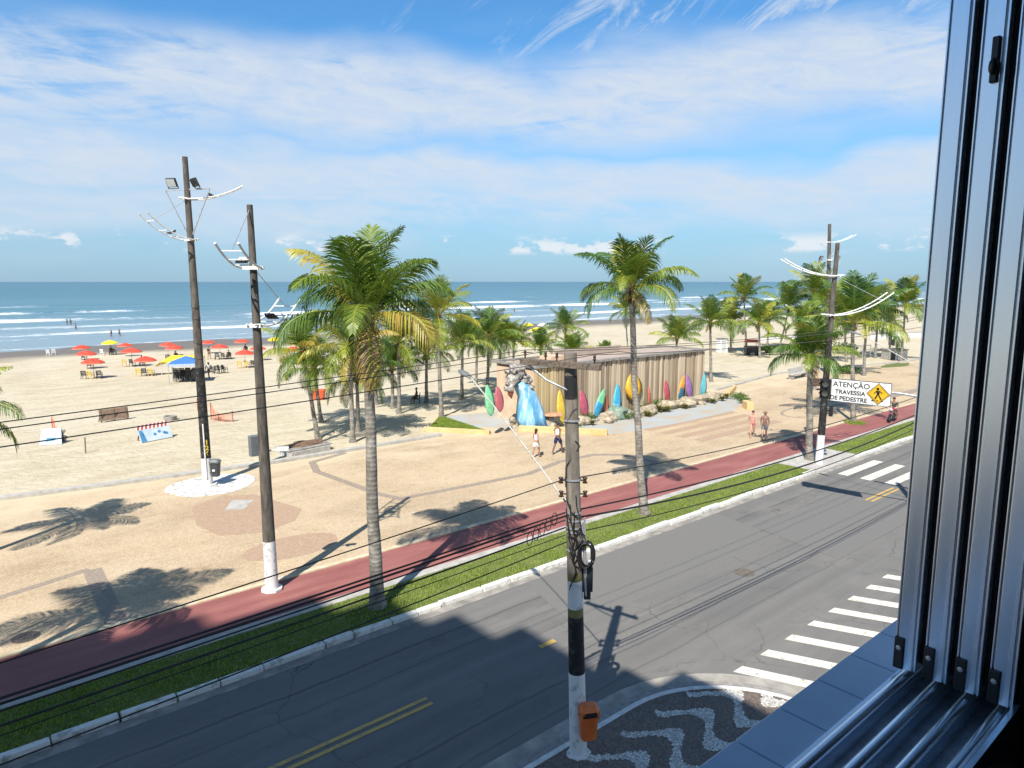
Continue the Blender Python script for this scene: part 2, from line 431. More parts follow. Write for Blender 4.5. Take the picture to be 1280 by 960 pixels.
def m_calcada():
    """black basalt and white limestone mosaic with waves"""
    m, nt, b = newmat('mosaic_pavement')
    v = coords(nt, 'World')
    sx = nt.nodes.new('ShaderNodeSeparateXYZ'); nt.links.new(v, sx.inputs[0])
    # stone by stone: sample the wave pattern at each stone's centre
    vo = nt.nodes.new('ShaderNodeTexVoronoi'); vo.inputs['Scale'].default_value = 21; nt.links.new(v, vo.inputs['Vector'])
    s2 = nt.nodes.new('ShaderNodeSeparateXYZ'); nt.links.new(vo.outputs['Position'], s2.inputs[0])
    def ax(o): return o
    # wave runs across the pavement: x offset swings with y
    X, Y = s2.outputs[0], s2.outputs[1]
    ph = math_(nt, 'MULTIPLY', math_(nt, 'SUBTRACT', Y, 7.78), 2 * math.pi / 1.42)
    sw = math_(nt, 'MULTIPLY', math_(nt, 'SINE', ph), -.40)
    t = math_(nt, 'FRACT', math_(nt, 'DIVIDE', math_(nt, 'ADD', math_(nt, 'ADD', X, sw), 112 * 1.13 - 12.05 + .565 - 0.0), 1.13))
    d = math_(nt, 'ABSOLUTE', math_(nt, 'SUBTRACT', t, .5))
    wid = math_(nt, 'MULTIPLY_ADD', math_(nt, 'ABSOLUTE', math_(nt, 'SINE', ph)), .085, .115)
    wid = math_(nt, 'MULTIPLY', wid, math_(nt, 'MINIMUM', 1, math_(nt, 'MAXIMUM', 0, math_(nt, 'MULTIPLY', math_(nt, 'SUBTRACT', 8.95, Y), 3.0))))
    white = math_(nt, 'LESS_THAN', d, wid)
    edge = nt.nodes.new('ShaderNodeTexVoronoi'); edge.feature = 'DISTANCE_TO_EDGE'; edge.inputs['Scale'].default_value = 21; nt.links.new(v, edge.inputs['Vector'])
    joint = math_(nt, 'LESS_THAN', edge.outputs['Distance'], .09)
    g = nt.nodes.new('ShaderNodeRGBToBW'); nt.links.new(vo.outputs['Color'], g.inputs[0])
    dark = ramp(nt, g.outputs[0], [(.2, (.10, .072, .06)), (.8, (.21, .155, .125))])
    lite = ramp(nt, g.outputs[0], [(.2, (.45, .42, .37)), (.7, (.78, .75, .69))])
    c = mixc(nt, white, dark, lite)
    c = mixc(nt, math_(nt, 'MULTIPLY', joint, .75), c, (.13, .11, .09))
    dirt = noise_(nt, v, 1.1, 6, .7)
    c = mixc(nt, ramp(nt, dirt, [(.5, (0, 0, 0)), (.75, (.4, .4, .4))]), c, (.22, .17, .13))
    nt.links.new(c, b.inputs['Base Color']); b.inputs['Roughness'].default_value = .75
    bump(nt, b, edge.outputs['Distance'], .4, .01)
    return m

MAT_SAND = m_sand(); MAT_PROM = m_prom(); MAT_ASPH = m_asphalt(); MAT_BIKE = m_bike(); MAT_MOS = m_calcada()
MAT_WHITELINE = m_paint('white_road_paint', (.70, .66, .55), .54); MAT_YELLINE = m_paint('yellow_road_paint', (.56, .36, .10), .53)
MAT_KERB = nmat('whitewashed_kerb', (.74, .72, .66), (.34, .32, .29), 4, .85, .6, .03, 'World', lo=.52, hi=.70)
MAT_CONC = nmat('concrete', (.36, .34, .31), (.50, .47, .43), 3, .88, .3, .01, 'World')
MAT_CONC_D = nmat('weathered_concrete', (.19, .175, .16), (.36, .335, .30), 2.5, .9, .4, .012, 'World')
MAT_CREAMKERB = nmat('cream_kerb', (.52, .42, .26), (.66, .58, .42), 3, .85, .3, .01, 'World')
MAT_DARKBAND = nmat('dark_pebble_band', (.23, .185, .15), (.37, .295, .225), 14, .9, .4, .01, 'World')
MAT_REDPIT = nmat('reddish_pebbles', (.35, .235, .16), (.46, .325, .22), 12, .9, .4, .01, 'World')
MAT_WHITEROCK = nmat('white_shell_gravel', (.68, .66, .62), (.30, .27, .24), 5, .9, .6, .03, 'World', lo=.5, hi=.66)
MAT_GUTTER = nmat('gutter_concrete', (.20, .185, .165), (.36, .33, .29), 2.2, .9, .3, .01, 'World')
MAT_BLUEPATH = nmat('faded_blue_paint_path', (.42, .36, .275), (.38, .42, .44), .9, .85, .2, .01, 'World', sc3=(.6, 1, 1))

# ------------------------------------------------------------------ the setting
# beach
mb = MB()
xs = [-400, -200, -100, -60] + [-40 + 5 * i for i in range(60)] + [300, 400, 600, 1000, 2000]
ys = [-150, -60, 0, 16, 20, 22, 30, 36, 38] + [40 + 3 * i for i in range(34)] + [145, 155, 200, 400]
def sandz(x, y):
    if y < 21.5: return -.12
    if y < 38: return .06
    return beach_z(y) + .10 * noise.noise(Vector((x * .07, y * .12, 2))) + .04 * noise.noise(Vector((x * .3, y * .4, 5)))
vs = [(x, y, sandz(x, y)) for y in ys for x in xs]; nx = len(xs)
mb.add(vs, [(j * nx + i, j * nx + i + 1, (j + 1) * nx + i + 1, (j + 1) * nx + i) for j in range(len(ys) - 1) for i in range(nx - 1)])
structure(mb, 'beach_sand', MAT_SAND, smooth=True)

# sea with rolling breakers
SEA = -1.0
def m_sea():
    m, nt, b = newmat('sea_water')
    v = coords(nt, 'World')
    at = nt.nodes.new('ShaderNodeAttribute'); at.attribute_name = 'foam'
    sx = nt.nodes.new('ShaderNodeSeparateXYZ'); nt.links.new(v, sx.inputs[0])
    ly = math_(nt, 'LOGARITHM', math_(nt, 'MAXIMUM', sx.outputs[1], 100), 10)
    mr = N(nt, 'ShaderNodeMapRange'); nt.links.new(ly, mr.inputs[0]); mr.inputs[1].default_value = 2.05; mr.inputs[2].default_value = 3.4
    c = ramp(nt, mr.outputs[0], [(0, (.30, .34, .36)), (.14, (.215, .30, .345)), (.30, (.085, .195, .245)), (.6, (.035, .145, .195)), (1, (.022, .115, .17))])
    pat = noise_(nt, coords(nt, 'World', (.006, .03, 1)), 1.0, 6, .6)
    c = mixc(nt, ramp(nt, pat, [(.38, (0, 0, 0)), (.7, (.5, .5, .5))]), c, (.10, .22, .27))
    fn = noise_(nt, coords(nt, 'World', (.35, .9, 1)), 1.0, 7, .75)
    ff = math_(nt, 'ADD', at.outputs['Fac'], math_(nt, 'MULTIPLY', math_(nt, 'SUBTRACT', fn, .5), 1.5))
    fm = N(nt, 'ShaderNodeMapRange'); nt.links.new(ff, fm.inputs[0]); fm.inputs[1].default_value = .36; fm.inputs[2].default_value = .66
    fo = math_(nt, 'MULTIPLY', fm.outputs[0], math_(nt, 'GREATER_THAN', at.outputs['Fac'], .02))
    c = mixc(nt, fo, c, (.78, .80, .82))
    nt.links.new(c, b.inputs['Base Color'])
    nt.links.new(math_(nt, 'MULTIPLY_ADD', fo, .5, .30), b.inputs['Roughness'])
    b.inputs['Specular IOR Level'].default_value = .22
    w1 = noise_(nt, coords(nt, 'World', (.05, .22, 1)), 1.0, 6, .6); w2 = noise_(nt, coords(nt, 'World', (.4, 1.0, 1)), 1.0, 5, .6)
    bump(nt, b, math_(nt, 'ADD', math_(nt, 'MULTIPLY', w1, 2.2), math_(nt, 'MULTIPLY', w2, .5)), .5, .9)
    return m
BREAK = [(143, .06, 1.5, .8), (156, .08, 2.0, .55), (168, .28, 4.2, 1.1), (188, .10, 2.4, .55), (209, .22, 3.5, .6), (231, .55, 7.5, 1.1), (256, .35, 4.5, .6), (284, .62, 5.0, .8), (322, .5, 6, .3), (362, .6, 7, .45)]
def sea_at(x, y):
    z = SEA; f = 0
    for k, (yc, h, wd, fo) in enumerate(BREAK):
        c = yc + 7 * noise.noise(Vector((x * .012, k * 9.1, 0))) + 2.5 * noise.noise(Vector((x * .05, k * 4.7, 3)))
        amp = max(0, min(1, .55 + 1.1 * noise.noise(Vector((x * .016, k * 5.3, 7)))))
        if k in (2, 5): amp = .45 + .55 * amp
        t = (y - c) / wd
        if t < 0: g = math.exp(-(t * 2.2) ** 2)
        else: g = math.exp(-(t * .8) ** 2)
        z += h * g * (.4 + .6 * amp)
        ft = math.exp(-((y - c + wd * .6) / (wd * (1.0 if t < 0 else .5))) ** 2)
        f = max(f, ft * fo * amp * (.8 + .7 * noise.noise(Vector((x * .045, y * .05, k * 3.1)))))
    # swash edge at the sand
    c0 = 135.5 + 4 * noise.noise(Vector((x * .02, 3.3, 1)))
    f = max(f, .55 * math.exp(-((y - c0) / 1.2) ** 2))
    if y < 200: f = max(f, .20 + .32 * noise.noise(Vector((x * .02, y * .09, 4.4))) + .2 * noise.noise(Vector((x * .08, y * .3, 9))))
    return z, f
mb = MB(); foam = []
xs = [-160 + 5 * i for i in range(190)]; ys = [128 + .95 * i for i in range(275)]
for y in ys:
    for x in xs:
        z, f = sea_at(x, y); mb.v.append((x, y, z)); foam.append(f)
nx = len(xs)
mb.f = [(j * nx + i, j * nx + i + 1, (j + 1) * nx + i + 1, (j + 1) * nx + i) for j in range(len(ys) - 1) for i in range(nx - 1)]
x0, x1, y0, y1 = xs[0], xs[-1], ys[0], ys[-1]
o_ = len(mb.v)
mb.v += [(x0, y0, SEA), (x1, y0, SEA), (x1, y1, SEA), (x0, y1, SEA), (-30000, y0, SEA), (30000, y0, SEA), (30000, y1, SEA), (-30000, y1, SEA), (30000, 40000, SEA), (-30000, 40000, SEA)]
mb.f += [(o_ + 4, o_ + 0, o_ + 3, o_ + 7), (o_ + 1, o_ + 5, o_ + 6, o_ + 2), (o_ + 7, o_ + 3, o_ + 2, o_ + 6, o_ + 8, o_ + 9)]
foam += [0] * 10; mb.m = [0] * len(mb.f); mb.sm = [True] * len(mb.f)
sea = structure(mb, 'sea', m_sea(), smooth=True)
a_ = sea.data.attributes.new('foam', 'FLOAT', 'POINT'); a_.data.foreach_set('value', foam)

# road: avenue and side street as one sheet
mb = MB(); mb.add([(-80, -60, 0), (400, -60, 0), (400, 16.3, 0), (-80, 16.3, 0)], [(0, 1, 2, 3)])
structure(mb, 'road', MAT_ASPH)
# darker and paler resurfaced patches
mb = MB()
mb.prism([(13.2, 12.9), (24, 12.9), (24.6, 16.0), (14.0, 16.0)], .002, .004)
structure(mb, 'asphalt_patch', nmat('pale_asphalt', (.145, .138, .128), (.195, .185, .172), 30, .85, .2, .005, 'World'))
mb = MB()
mb.prism([(23.6, 10.4), (34, 10.4), (34, 13.9), (24.3, 13.9)], .0045, .0065)
structure(mb, 'asphalt_patch', nmat('fresh_asphalt', (.145, .138, .128), (.19, .18, .168), 30, .85, .2, .005, 'World'))
# kerb of the planted strip, blocks with gaps
mb = MB(); x = -20.0
while x < 150:
    L = rnd.uniform(.8, 1.7)
    if not (34.0 < x + L / 2 < 39):
        j = rnd.uniform(-.035, .035)
        mb.box((x + L / 2, 16.42 + j, .05 + rnd.uniform(-.015, .01)), (L - rnd.uniform(.01, .05), .20, .20), rnd.uniform(-.025, .025))
    x += L
structure(mb, 'kerb', MAT_KERB, bev=.025)
mb = MB(); mb.prism([(-20, 15.98), (150, 15.98), (150, 16.30), (-20, 16.30)], .003, .010)
structure(mb, 'gutter', MAT_GUTTER)
mb = MB(); mb.prism([(33.9, 16.2), (39, 16.2), (39, 18.42), (33.9, 18.42)], -.05, .085)
structure(mb, 'pavement_ramp', MAT_CONC)
# planted strip
mb = MB()
for a, b in ((-30, 33.9), (39, 160)): mb.prism([(a, 16.55), (b, 16.55), (b, 18.42), (a, 18.42)], -.05, .075)
structure(mb, 'planting_soil', nmat('lawn_soil', (.10, .13, .03), (.17, .19, .06), 1.4, .9, .4, .02, 'World'))
mb = MB(); mb.prism([(-30, 18.42), (160, 18.42), (160, 18.78), (-30, 18.78)], -.05, .10)
structure(mb, 'lane_border', MAT_CONC)
mb = MB(); mb.prism([(-30, 18.78), (160, 18.78), (160, 21.02), (-30, 21.02)], -.05, .088)
structure(mb, 'cycle_lane', MAT_BIKE)
mb = MB(); mb.prism([(-30, 21.02), (160, 21.02), (160, 21.22), (-30, 21.22)], -.05, .13)
structure(mb, 'promenade_kerb', MAT_CREAMKERB)
EDGE = [(-40, 38.2), (1.7, 37.1), (4.7, 36.6), (12.7, 35.5), (23.7, 35.3), (23.9, 37.6), (27.2, 41.0), (30.4, 41.0), (52, 41), (52.8, 34.9), (66, 37.1), (71.3, 36.9), (88, 33.2), (160, 31)]
mb = MB(); mb.prism([(-40, 21.22)] + EDGE + [(160, 21.22)], -.08, .105)
structure(mb, 'promenade', MAT_PROM)
mb = MB()
def strip(mb, pts, w, z0, z1):
    for i in range(len(pts) - 1):
        a = Vector((*pts[i], 0)); b = Vector((*pts[i + 1], 0)); d = (b - a).normalized(); n = Vector((-d.y, d.x, 0)) * w / 2
        e = d * w * .25
        zz = .002 * (i % 2)
        mb.prism([(a - n - e)[:2], (b - n + e)[:2], (b + n + e)[:2], (a + n - e)[:2]], z0, z1 + zz)
strip(mb, EDGE[:5], .38, -.1, .26); strip(mb, EDGE[9:], .34, -.1, .24)
structure(mb, 'promenade_edge', MAT_CONC)
# dark mosaic bands
mb = MB()
strip(mb, [(3.3, 21.3), (3.45, 25.75)], .55, .106, .109); strip(mb, [(.6, 25.2), (3.3, 25.95)], .3, .107, .1115)
strip(mb, [(17.2, 35.1), (15.0, 34.4), (14.4, 32.5), (14.9, 27.2), (15.3, 25.9), (18.6, 25.6), (22.3, 25.3), (25.1, 26.0), (27.6, 25.9), (28.8, 24.9), (29.0, 22.8), (27.5, 21.8)], .38, .106, .110)
rg = [(49.5 + 3.2 * math.cos(t * math.pi / 8), 24.6 + 1.5 * math.sin(t * math.pi / 8)) for t in range(17)]
strip(mb, rg, .22, .106, .110)
strip(mb, [(53.5, 24.4), (62, 23.6), (75, 23.4)], .9, .106, .110)
structure(mb, 'mosaic_band', MAT_DARKBAND)
mb = MB(); mb.prism([(7.9, 30.6), (9.3, 31.4), (10.6, 30.7), (11.4, 27.4), (10.6, 26.2), (9.2, 25.6), (7.7, 26.4), (7.4, 28.2)], .106, .110)
def disc(cx, cy, rx, ry, n=20, j=0, seed=0):
    rr = random.Random(seed)
    return [(cx + rx * math.cos(2 * math.pi * k / n) * (1 + rr.uniform(-j, j)), cy + ry * math.sin(2 * math.pi * k / n) * (1 + rr.uniform(-j, j))) for k in range(n)]
mb.prism(disc(9.4, 23.6, 1.75, 1.05, 20, .05, 3), .106, .110)
structure(mb, 'reddish_paving', MAT_REDPIT)
mb = MB(); mb.prism([(8.85, 29.3), (9.55, 30.5), (10.3, 29.9), (9.5, 28.9)], .107, .115)
structure(mb, 'paving_slab', MAT_CONC)
mb = MB(); mb.prism(disc(9.6, 33.5, 2.0, 1.75, 24, .05, 5), .106, .125)
structure(mb, 'shell_gravel', MAT_WHITEROCK)
mb = MB()
for k in range(4): mb.prism([(34.9, 23.9 + 1.3 * k), (44.2 + .2 * k, 23.9 + 1.3 * k), (44.4 + .2 * k, 24.55 + 1.3 * k), (35.0, 24.55 + 1.3 * k)], .106, .112)
structure(mb, 'reddish_paving_strips', MAT_REDPIT)
mb = MB(); mb.prism([(28.2, 34.6), (29.3, 33.0), (32.6, 28.7), (38.7, 28.2), (45.3, 28.4), (50.5, 30.6), (50.8, 33.6), (27.6, 40.6), (26.7, 36.6)], .106, .114)
structure(mb, 'blue_path', MAT_BLUEPATH)

# near pavement with the black and white wave mosaic, rounded at the corner
corner = [(11.4 + 3.1 * math.sin(t), 9.28 - 3.1 + 3.1 * math.cos(t)) for t in [i * math.pi / 2 / 10 for i in range(11)]]
mb = MB(); mb.prism([(-60, -40), (-60, 9.28)] + corner + [(14.5, -40)], -.05, .12)
structure(mb, 'near_pavement', MAT_MOS)
k_o = [(11.4 + 3.42 * math.sin(t), 6.18 + 3.42 * math.cos(t)) for t in [i * math.pi / 2 / 12 for i in range(13)]]
k_i = [(11.4 + 3.1 * math.sin(t), 6.18 + 3.1 * math.cos(t)) for t in [i * math.pi / 2 / 12 for i in range(13)]]
g_o = [(11.4 + 3.85 * math.sin(t), 6.18 + 3.85 * math.cos(t)) for t in [i * math.pi / 2 / 12 for i in range(13)]]
def ringstrip(mb, inner, outer, z0, z1):
    for i in range(len(inner) - 1): mb.prism([inner[i], inner[i + 1], outer[i + 1], outer[i]], z0, z1)
mb = MB(); ringstrip(mb, [(-60, 9.28)] + k_i + [(14.5, -40)], [(-60, 9.40)] + [(11.4 + 3.22 * math.sin(t), 6.18 + 3.22 * math.cos(t)) for t in [i * math.pi / 2 / 12 for i in range(13)]] + [(14.62, -40)], -.05, .135)
structure(mb, 'white_kerb_line', nmat('white_kerb_paint', (.74, .73, .70), (.55, .53, .5), 5, .8, .3, .01, 'World'))
mb = MB(); ringstrip(mb, [(-60, 9.40)] + [(11.4 + 3.22 * math.sin(t), 6.18 + 3.22 * math.cos(t)) for t in [i * math.pi / 2 / 12 for i in range(13)]] + [(14.62, -40)], [(-60, 9.62)] + [(11.4 + 3.44 * math.sin(t), 6.18 + 3.44 * math.cos(t)) for t in [i * math.pi / 2 / 12 for i in range(13)]] + [(14.84, -40)], -.05, .11)
structure(mb, 'near_kerb', nmat('granite_kerb', (.22, .20, .185), (.34, .315, .29), 8, .85, .3, .01, 'World'))
mb = MB(); ringstrip(mb, [(-60, 9.62)] + [(11.4 + 3.44 * math.sin(t), 6.18 + 3.44 * math.cos(t)) for t in [i * math.pi / 2 / 12 for i in range(13)]] + [(14.84, -40)], [(-60, 9.98)] + [(11.4 + 4.0 * math.sin(t), 6.18 + 3.9 * math.cos(t)) for t in [i * math.pi / 2 / 12 for i in range(13)]] + [(15.4, -40)], .003, .010)
structure(mb, 'near_gutter', nmat('pale_gutter', (.28, .255, .22), (.42, .385, .335), 2.4, .9, .3, .01, 'World'))
mb = MB(); mb.prism([(27.4, -40), (27.4, 5.5), (28.4, 8.2), (30.2, 9.4), (160, 9.4), (160, -40)], -.05, .12)
structure(mb, 'far_pavement', MAT_CONC)

# painted markings
mb = MB()
for i in range(8):
    X = 14.75 + 1.235 * i; d = Vector((.7, -1.45)).normalized()
    mb.prism([(X - .2, 8.78), (X + .2, 8.78), (X + .2 + d.x * 3.4, 8.78 + d.y * 3.4), (X - .2 + d.x * 3.4, 8.78 + d.y * 3.4)], .004, .008)
for k in range(4): mb.prism([(34.5, 15.55 - 1.1 * k), (38.7, 15.55 - 1.1 * k), (38.7, 15.05 - 1.1 * k), (34.5, 15.05 - 1.1 * k)], .009, .0125)
structure(mb, 'crosswalk_marking', MAT_WHITELINE)
mb = MB()
for a, b in ((-60, 8.1), (31.2, 34.1), (39.5, 160)):
    for yy in (12.50, 12.74): mb.prism([(a, yy - .055), (b, yy - .055), (b, yy + .055), (a, yy + .055)], .008, .012)
mb.prism([(11.65, 12.66), (12.2, 12.66), (12.2, 12.82), (11.65, 12.82)], .008, .012)
structure(mb, 'yellow_road_line', MAT_YELLINE)
# manhole covers
def manhole(x, y, z, r, label):
    mb = MB(); mb.lathe([(r, 0), (r, .012), (r * .9, .012), (r * .9, .006), (r * .78, .006), (r * .78, .012), (r * .45, .012), (r * .45, .006), (r * .36, .006), (r * .36, .012), (.01, .012)], 24)
    for k in range(8):
        t = k * math.pi / 4; mb.box((r * .6 * math.cos(t), r * .6 * math.sin(t), .013), (r * .25, .03, .01), t)
    tag(mb.build('manhole_cover', nmat('cast_iron', (.10, .085, .07), (.2, .165, .13), 20, .7, .3, .005), loc=(x, y, z)), label, 'manhole cover', 'manhole covers')
manhole(1.25, 21.9, .105, .33, 'round iron manhole cover on the beige promenade beside the cycle lane')
manhole(20.1, 11.9, .003, .32, 'round iron manhole cover in the asphalt road')
# lawns: blades by the ten thousand, one object
def m_leafy(name, c1, c2, sc_=2.0, trans=.25):
    m, nt, b = newmat(name)
    v = coords(nt, 'World'); g = nt.nodes.new('ShaderNodeNewGeometry')
    n = noise_(nt, v, sc_, 4, .6)
    f = math_(nt, 'ADD', math_(nt, 'MULTIPLY', g.outputs['Random Per Island'], .5), math_(nt, 'MULTIPLY', n, .6))
    c = ramp(nt, f, [(.25, c1), (.75, c2)])
    nt.links.new(c, b.inputs['Base Color']); b.inputs['Roughness'].default_value = .55; b.inputs['Specular IOR Level'].default_value = .25
    tr = nt.nodes.new('ShaderNodeBsdfTranslucent'); nt.links.new(c, tr.inputs[0])
    ms = nt.nodes.new('ShaderNodeMixShader'); ms.inputs[0].default_value = trans
    nt.links.new(b.outputs[0], ms.inputs[1]); nt.links.new(tr.outputs[0], ms.inputs[2])
    nt.links.new(ms.outputs[0], nt.nodes['Material Output'].inputs[0])
    return m
MAT_GRASS = m_leafy('grass_blades', (.11, .19, .022), (.34, .42, .08), .9)
def blades(mb, x, y, z, h, rr, wd=.011):
    a = rr.uniform(0, 6.28); lx = math.cos(a) * wd; ly = math.sin(a) * wd; t = rr.uniform(0, 6.28); k = rr.uniform(.1, .6) * h
    mb.v += [(x - lx, y - ly, z), (x + lx, y + ly, z), (x + math.cos(t) * k, y + math.sin(t) * k, z + h)]
    n = len(mb.v); mb.f.append((n - 3, n - 2, n - 1)); mb.m.append(0); mb.sm.append(False)
mb = MB(); rr = random.Random(3)
for i in range(60000):
    # denser close by
    x = -1 + 62 * (rr.random() ** 1.5); y = 16.56 + 1.84 * rr.random()
    if 33.8 < x < 39.1: continue
    ht = rr.uniform(.035, .085) * (1.25 if noise.noise(Vector((x * .9, y * 1.3, 0))) > .1 else .8)
    blades(mb, x, y, .075, ht, rr, .014)
tag(mb.build('lawn_grass', MAT_GRASS), kind='stuff')
# ------------------------------------------------------------------ palms
def m_frond():
    m, nt, b = newmat('palm_frond')
    at = nt.nodes.new('ShaderNodeAttribute'); at.attribute_name = 'age'
    g = nt.nodes.new('ShaderNodeNewGeometry')
    f = math_(nt, 'ADD', at.outputs['Fac'], math_(nt, 'MULTIPLY', math_(nt, 'SUBTRACT', g.outputs['Random Per Island'], .5), .22))
    c = ramp(nt, f, [(.0, (.018, .058, .016)), (.25, (.045, .115, .02)), (.45, (.105, .19, .026)), (.62, (.26, .31, .035)), (.78, (.46, .43, .055)), (.9, (.48, .33, .07)), (1, (.24, .14, .06))])
    nt.links.new(c, b.inputs['Base Color']); b.inputs['Roughness'].default_value = .42; b.inputs['Specular IOR Level'].default_value = .5
    tr = nt.nodes.new('ShaderNodeBsdfTranslucent'); nt.links.new(mixc(nt, .5, c, (.24, .36, .02)), tr.inputs[0])
    ms = nt.nodes.new('ShaderNodeMixShader'); ms.inputs[0].default_value = .25
    nt.links.new(b.outputs[0], ms.inputs[1]); nt.links.new(tr.outputs[0], ms.inputs[2])
    nt.links.new(ms.outputs[0], nt.nodes['Material Output'].inputs[0])
    return m
MAT_FROND = m_frond()
def m_trunk():
    m, nt, b = newmat('palm_trunk')
    v = coords(nt, 'Object'); a = noise_(nt, v, 3.2, 6, .7)
    sx = nt.nodes.new('ShaderNodeSeparateXYZ'); nt.links.new(v, sx.inputs[0])
    ring = math_(nt, 'SINE', math_(nt, 'ADD', math_(nt, 'MULTIPLY', sx.outputs[2], 46), math_(nt, 'MULTIPLY', a, 7)))
    c = ramp(nt, a, [(.32, (.13, .115, .095)), (.5, (.25, .225, .19)), (.66, (.42, .39, .345))])
    c = mixc(nt, math_(nt, 'MULTIPLY', math_(nt, 'GREATER_THAN', ring, .62), .28), c, (.09, .075, .06))
    nt.links.new(c, b.inputs['Base Color']); b.inputs['Roughness'].default_value = .92; b.inputs['Specular IOR Level'].default_value = .2
    bump(nt, b, math_(nt, 'ADD', math_(nt, 'MULTIPLY', ring, .2), a), .5, .03)
    return m
MAT_TRUNK = m_trunk()
MAT_SHEATH = nmat('palm_sheath_fibre', (.05, .035, .022), (.15, .105, .06), 9, .95, .5, .02)
MAT_COCONUT = nmat('green_coconut', (.10, .13, .02), (.26, .22, .05), 5, .5, .1, .01)

def frond(mb, ages, rr, az, e0, L, droop, age, nl=46, lw=.020, lmax=.62, twist=0.0, wind=(.25, .1), soft=.5):
    """one feather frond: arched midrib with two ranks of hanging leaflets"""
    n = 16; p = Vector((math.cos(az) * .09, math.sin(az) * .09, 0)); pts = []; e = e0; a = az
    for i in range(n + 1):
        s = i / n; pts.append(p.copy())
        d = Vector((math.cos(a) * math.cos(e), math.sin(a) * math.cos(e), math.sin(e)))
        p = p + d * (L / n)
        e -= droop / n * (.15 + 1.7 * s ** 1.3 * 1.15); e = max(e, -1.5)
        a += twist / n
    nf0 = len(mb.v)
    mb.smooth = False
    k0 = len(mb.f); mb.tube(pts, [.034 * (1 - .85 * i / n) + .004 for i in range(n + 1)], 4, False)
    ages += [min(.8, max(.5, age + .2))] * (len(mb.v) - nf0); nf1 = len(mb.v)
    for side in (-1, 1):
        for j in range(nl):
            s = .13 + .87 * (j + rr.uniform(0, .6)) / nl
            s = min(s, .995); q = s * n; i = min(int(q), n - 1); t = q - i
            o = pts[i].lerp(pts[i + 1], t); T = (pts[i + 1] - pts[i]).normalized()
            S = T.cross(Vector((0, 0, 1)))
            if S.length < .1: S = Vector((-math.sin(az), math.cos(az), 0))
            S.normalize(); S *= side; U = S.cross(T) * side
            ll = lmax * (.45 + .75 * math.sin(math.pi * min(1, s * .9 + .12))) * (1.0 if s < .75 else 1 - 1.6 * (s - .75)) * rr.uniform(.85, 1.12)
            fw_ = .35 + .75 * s + rr.uniform(-.1, .1)
            d = (S * 1.0 + T * fw_ + U * (rr.uniform(.05, .5) * (1 - soft) + rr.uniform(-.15, .15)) * (1 - .5 * s)).normalized()
            m1 = o + d * ll * .45
            d2 = (d + Vector((wind[0] * .4 * soft, wind[1] * .4 * soft, -(.10 + 1.15 * soft) - rr.uniform(0, .25)))).normalized(); m2 = m1 + d2 * ll * .32
            d3 = (d2 + Vector((wind[0] * .3 * soft, wind[1] * .3 * soft, -(.15 + 1.3 * soft) - rr.uniform(0, .25)))).normalized(); tip = m2 + d3 * ll * .28
            wv = T * lw * rr.uniform(.8, 1.2)
            b0 = len(mb.v)
            mb.v += [tuple(o - wv * .55), tuple(o + wv * .55), tuple(m1 - wv), tuple(m1 + wv), tuple(m2 - wv * .7), tuple(m2 + wv * .7), tuple(tip)]
            mb.f += [(b0, b0 + 1, b0 + 3, b0 + 2), (b0 + 2, b0 + 3, b0 + 5, b0 + 4), (b0 + 4, b0 + 5, b0 + 6)]
            mb.m += [0] * 3; mb.sm += [False] * 3
    ages += [min(1.0, max(0.0, age + rr.uniform(-.03, .03)))] * (len(mb.v) - nf1)

def crown_mesh(seed, nfr=24, L=2.9, nl=46, lw=.020, yellow=.35, low=-.55, droop=1.5, lmax=.62, skirt=0, hi=1.45):
    rr = random.Random(seed); mb = MB(); ages = []
    for i in range(nfr):
        u = i / (nfr - 1)                       # 0 youngest spear .. 1 oldest
        az = i * 2.39996 + rr.uniform(-.25, .25)
        e0 = hi + (low - hi) * (u ** 1.15) + rr.uniform(-.12, .12)
        l = L * (.80 + .20 * min(1, u * 2.2)) * rr.uniform(.9, 1.08)
        age = .12 + rr.uniform(0, .40) + (yellow * rr.random() if rr.random() < .55 else 0) + (.25 * yellow if u > .8 else 0)
        frond(mb, ages, rr, az, e0, l, droop * rr.uniform(.85, 1.15) * (.16 + 1.0 * u), age, nl, lw, lmax, rr.uniform(-.3, .3), soft=min(1, max(0, -.08 + 1.1 * u + rr.uniform(-.12, .12))))
    for i in range(skirt):
        frond(mb, ages, rr, rr.uniform(0, 6.28), rr.uniform(-.95, -.6), L * rr.uniform(.6, .8), 1.0, rr.uniform(.82, .98), int(nl * .7), lw, lmax * .75, rr.uniform(-.3, .3), soft=1.0)
    return mb, ages
_cr = {}
def crown(key, **k):
    if key not in _cr:
        mb, ages = crown_mesh(**k)
        o = mb.build('crown', MAT_FROND); at = o.data.attributes.new('age', 'FLOAT', 'POINT'); at.data.foreach_set('value', ages)
        _cr[key] = o.data; bpy.data.objects.remove(o)
    return _cr[key]
